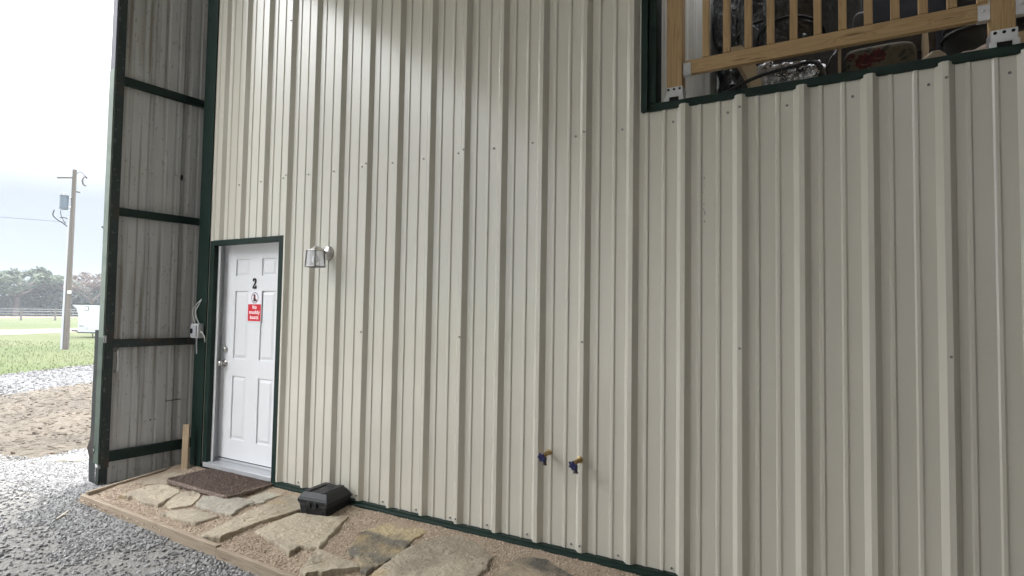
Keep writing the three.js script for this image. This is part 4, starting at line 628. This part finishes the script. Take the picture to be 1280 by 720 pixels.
  const A = [-76, -14], B = [-66, -44], L = Math.hypot(B[0] - A[0], B[1] - A[1]); const r = rngOf(41);
  for (let i = -6; i < 16; i++) { const k = i / 11 , x = A[0] + (B[0] - A[0]) * k, z = A[1] + (B[1] - A[1]) * k, h = 1.2 + r() * 0.35; part('fence_post', cyl(0.085, 0.10, h, 7).translate(0, h / 2, 0), pw, f, [x, -0.05, z], [(r() - 0.5) * 0.08, 0, (r() - 0.5) * 0.08]); }
  const e0 = [A[0] - (B[0] - A[0]) * 0.55, A[1] - (B[1] - A[1]) * 0.55], e1 = [A[0] + (B[0] - A[0]) * 1.36, A[1] + (B[1] - A[1]) * 1.36];
  for (const y of [0.35, 0.65, 0.95, 1.2]) part('fence_wire', rod([e0[0], y, e0[1]], [e1[0], y, e1[1]], 0.014, 4), M.galv, f);

  // trees
  const leafG = (list, size, r) => { const v = []; for (const [x, y, z, s] of list) { const a = r() * 6.3, b = (r() - 0.5) * 2.6, q = s * size, ux = Math.cos(a) * q, uz = Math.sin(a) * q, vx = -Math.sin(a) * Math.sin(b) * q, vy = Math.cos(b) * q, vz = Math.cos(a) * Math.sin(b) * q; v.push(x - ux, y, z - uz, x + vx, y + vy, z + vz, x + ux, y, z + uz, x - ux, y, z - uz, x + ux, y, z + uz, x - vx * 0.8, y - vy * 0.8, z - vz * 0.8); } const g = new THREE.BufferGeometry(); g.setAttribute('position', new THREE.Float32BufferAttribute(v, 3)); g.computeVertexNormals(); return boxUV(g); };
  const bark = std([0.11, 0.09, 0.075], 0.95);
  function tree(label, x, z, h, w, col, leaves, seed, sparse) {
    const T = thing('oak_tree', label, 'tree', [x, -0.05, z], 0, undefined), r = rngOf(seed), limbs = [], tips = [];
    const grow = (p, d, len, rad, lev) => { const q = p.clone().addScaledVector(d, len); limbs.push(new THREE.CylinderGeometry(rad * 0.62, rad, len, 6).translate(0, len / 2, 0).applyQuaternion(new THREE.Quaternion().setFromUnitVectors(new THREE.Vector3(0, 1, 0), d)).translate(p.x, p.y, p.z)); if (lev === 0) { tips.push(q); return; } const n = 3 + (r() < 0.5); for (let i = 0; i < n; i++) { const a = i / n * 6.3 + r() * 1.5, sp = 0.75 + r() * 0.55; const nd = new THREE.Vector3(d.x + Math.cos(a) * sp, d.y * 0.75 + 0.15 * (r() - 0.2), d.z + Math.sin(a) * sp).normalize(); grow(q, nd, len * (0.68 + r() * 0.2), rad * 0.62, lev - 1); } if (lev < 3) tips.push(q); };
    grow(new THREE.Vector3(0, 0, 0), new THREE.Vector3((r() - 0.5) * 0.15, 1, (r() - 0.5) * 0.15).normalize(), h * 0.26, h * 0.032, sparse ? 4 : 3);
    const bb = new THREE.Box3().setFromPoints(tips), sy = (h * 0.95) / bb.max.y, sxz = w / Math.max(bb.max.x - bb.min.x, bb.max.z - bb.min.z);
    const tg = mergeGeometries(limbs.map(prep)); tg.scale(sxz, sy, sxz); part('trunk', tg, bark, T);
    const list = []; for (let i = 0; i < leaves; i++) { const t = tips[Math.floor(r() * tips.length)], R = (sparse ? 0.28 : 0.60) * (0.4 + r()), a = r() * 6.3, b = Math.acos(2 * r() - 1); list.push([t.x * sxz + R * Math.sin(b) * Math.cos(a), t.y * sy + R * 0.75 * Math.cos(b), t.z * sxz + R * Math.sin(b) * Math.sin(a), 0.7 + r() * 0.7]); }
    const lm = new THREE.MeshPhysicalMaterial({ color: lin(...col), roughness: 0.9, transmission: 0.2, thickness: 0, side: THREE.DoubleSide });
    part('crown', leafG(list, 0.19, r), lm, T);
  }
  const at = (deg, R) => [3.77 + Math.sin(deg * Math.PI / 180) * R, 3.36 - Math.cos(deg * Math.PI / 180) * R];
  const P = (deg, R, label, h, w, col, n, seed, sp) => { const [x, z] = at(deg, R); tree(label, x, z, h, w, col, n, seed, sp); };
  const G1 = [0.075, 0.10, 0.06], G2 = [0.095, 0.12, 0.075], RB = [0.12, 0.085, 0.065];
  P(-70.0, 112, 'broad green oak tree beyond the fence, tallest one left of the pole', 7.2, 11, G2, 7500, 51);
  P(-72.6, 108, 'darker green oak at the left edge beyond the fence', 5.6, 9, G1, 5200, 52);
  P(-67.8, 118, 'green oak tree beyond the fence directly behind the utility pole', 6.4, 7, G1, 4200, 53);
  P(-65.3, 110, 'thin reddish brown autumn tree beyond the trailer', 7.0, 8.5, RB, 1600, 54, true);
  P(-63.2, 116, 'green grey oak beyond the trailer, partly hidden by the barn door', 6.6, 8, G2, 3600, 55);
  P(-75.8, 112, 'green oak farther left beyond the fence, outside the lawn view', 6.5, 9, G1, 3600, 56);
  P(-66.6, 126, 'bare limbed grey green tree between the pole and the trailer', 7.4, 7.5, [0.12, 0.115, 0.085], 1500, 57, true);
  const bs = rngOf(66), list = []; for (let i = 0; i < 14000; i++) { const [x, z] = at(-78 + bs() * 18, 116 + bs() * 6), q = bs(); list.push([x, bs() * (2.4 + 2.2 * fbm(x * 0.3, z * 0.3, 3)), z, 1 + q]); }
  const br = part('brush', leafG(list, 0.17, bs), std([0.085, 0.10, 0.06], 0.95, { side: THREE.DoubleSide }), scene); br.userData = { kind: 'stuff', label: 'low grey green brush under the trees beyond the fence', category: 'brush' };
}

renderer.render(scene, camera);
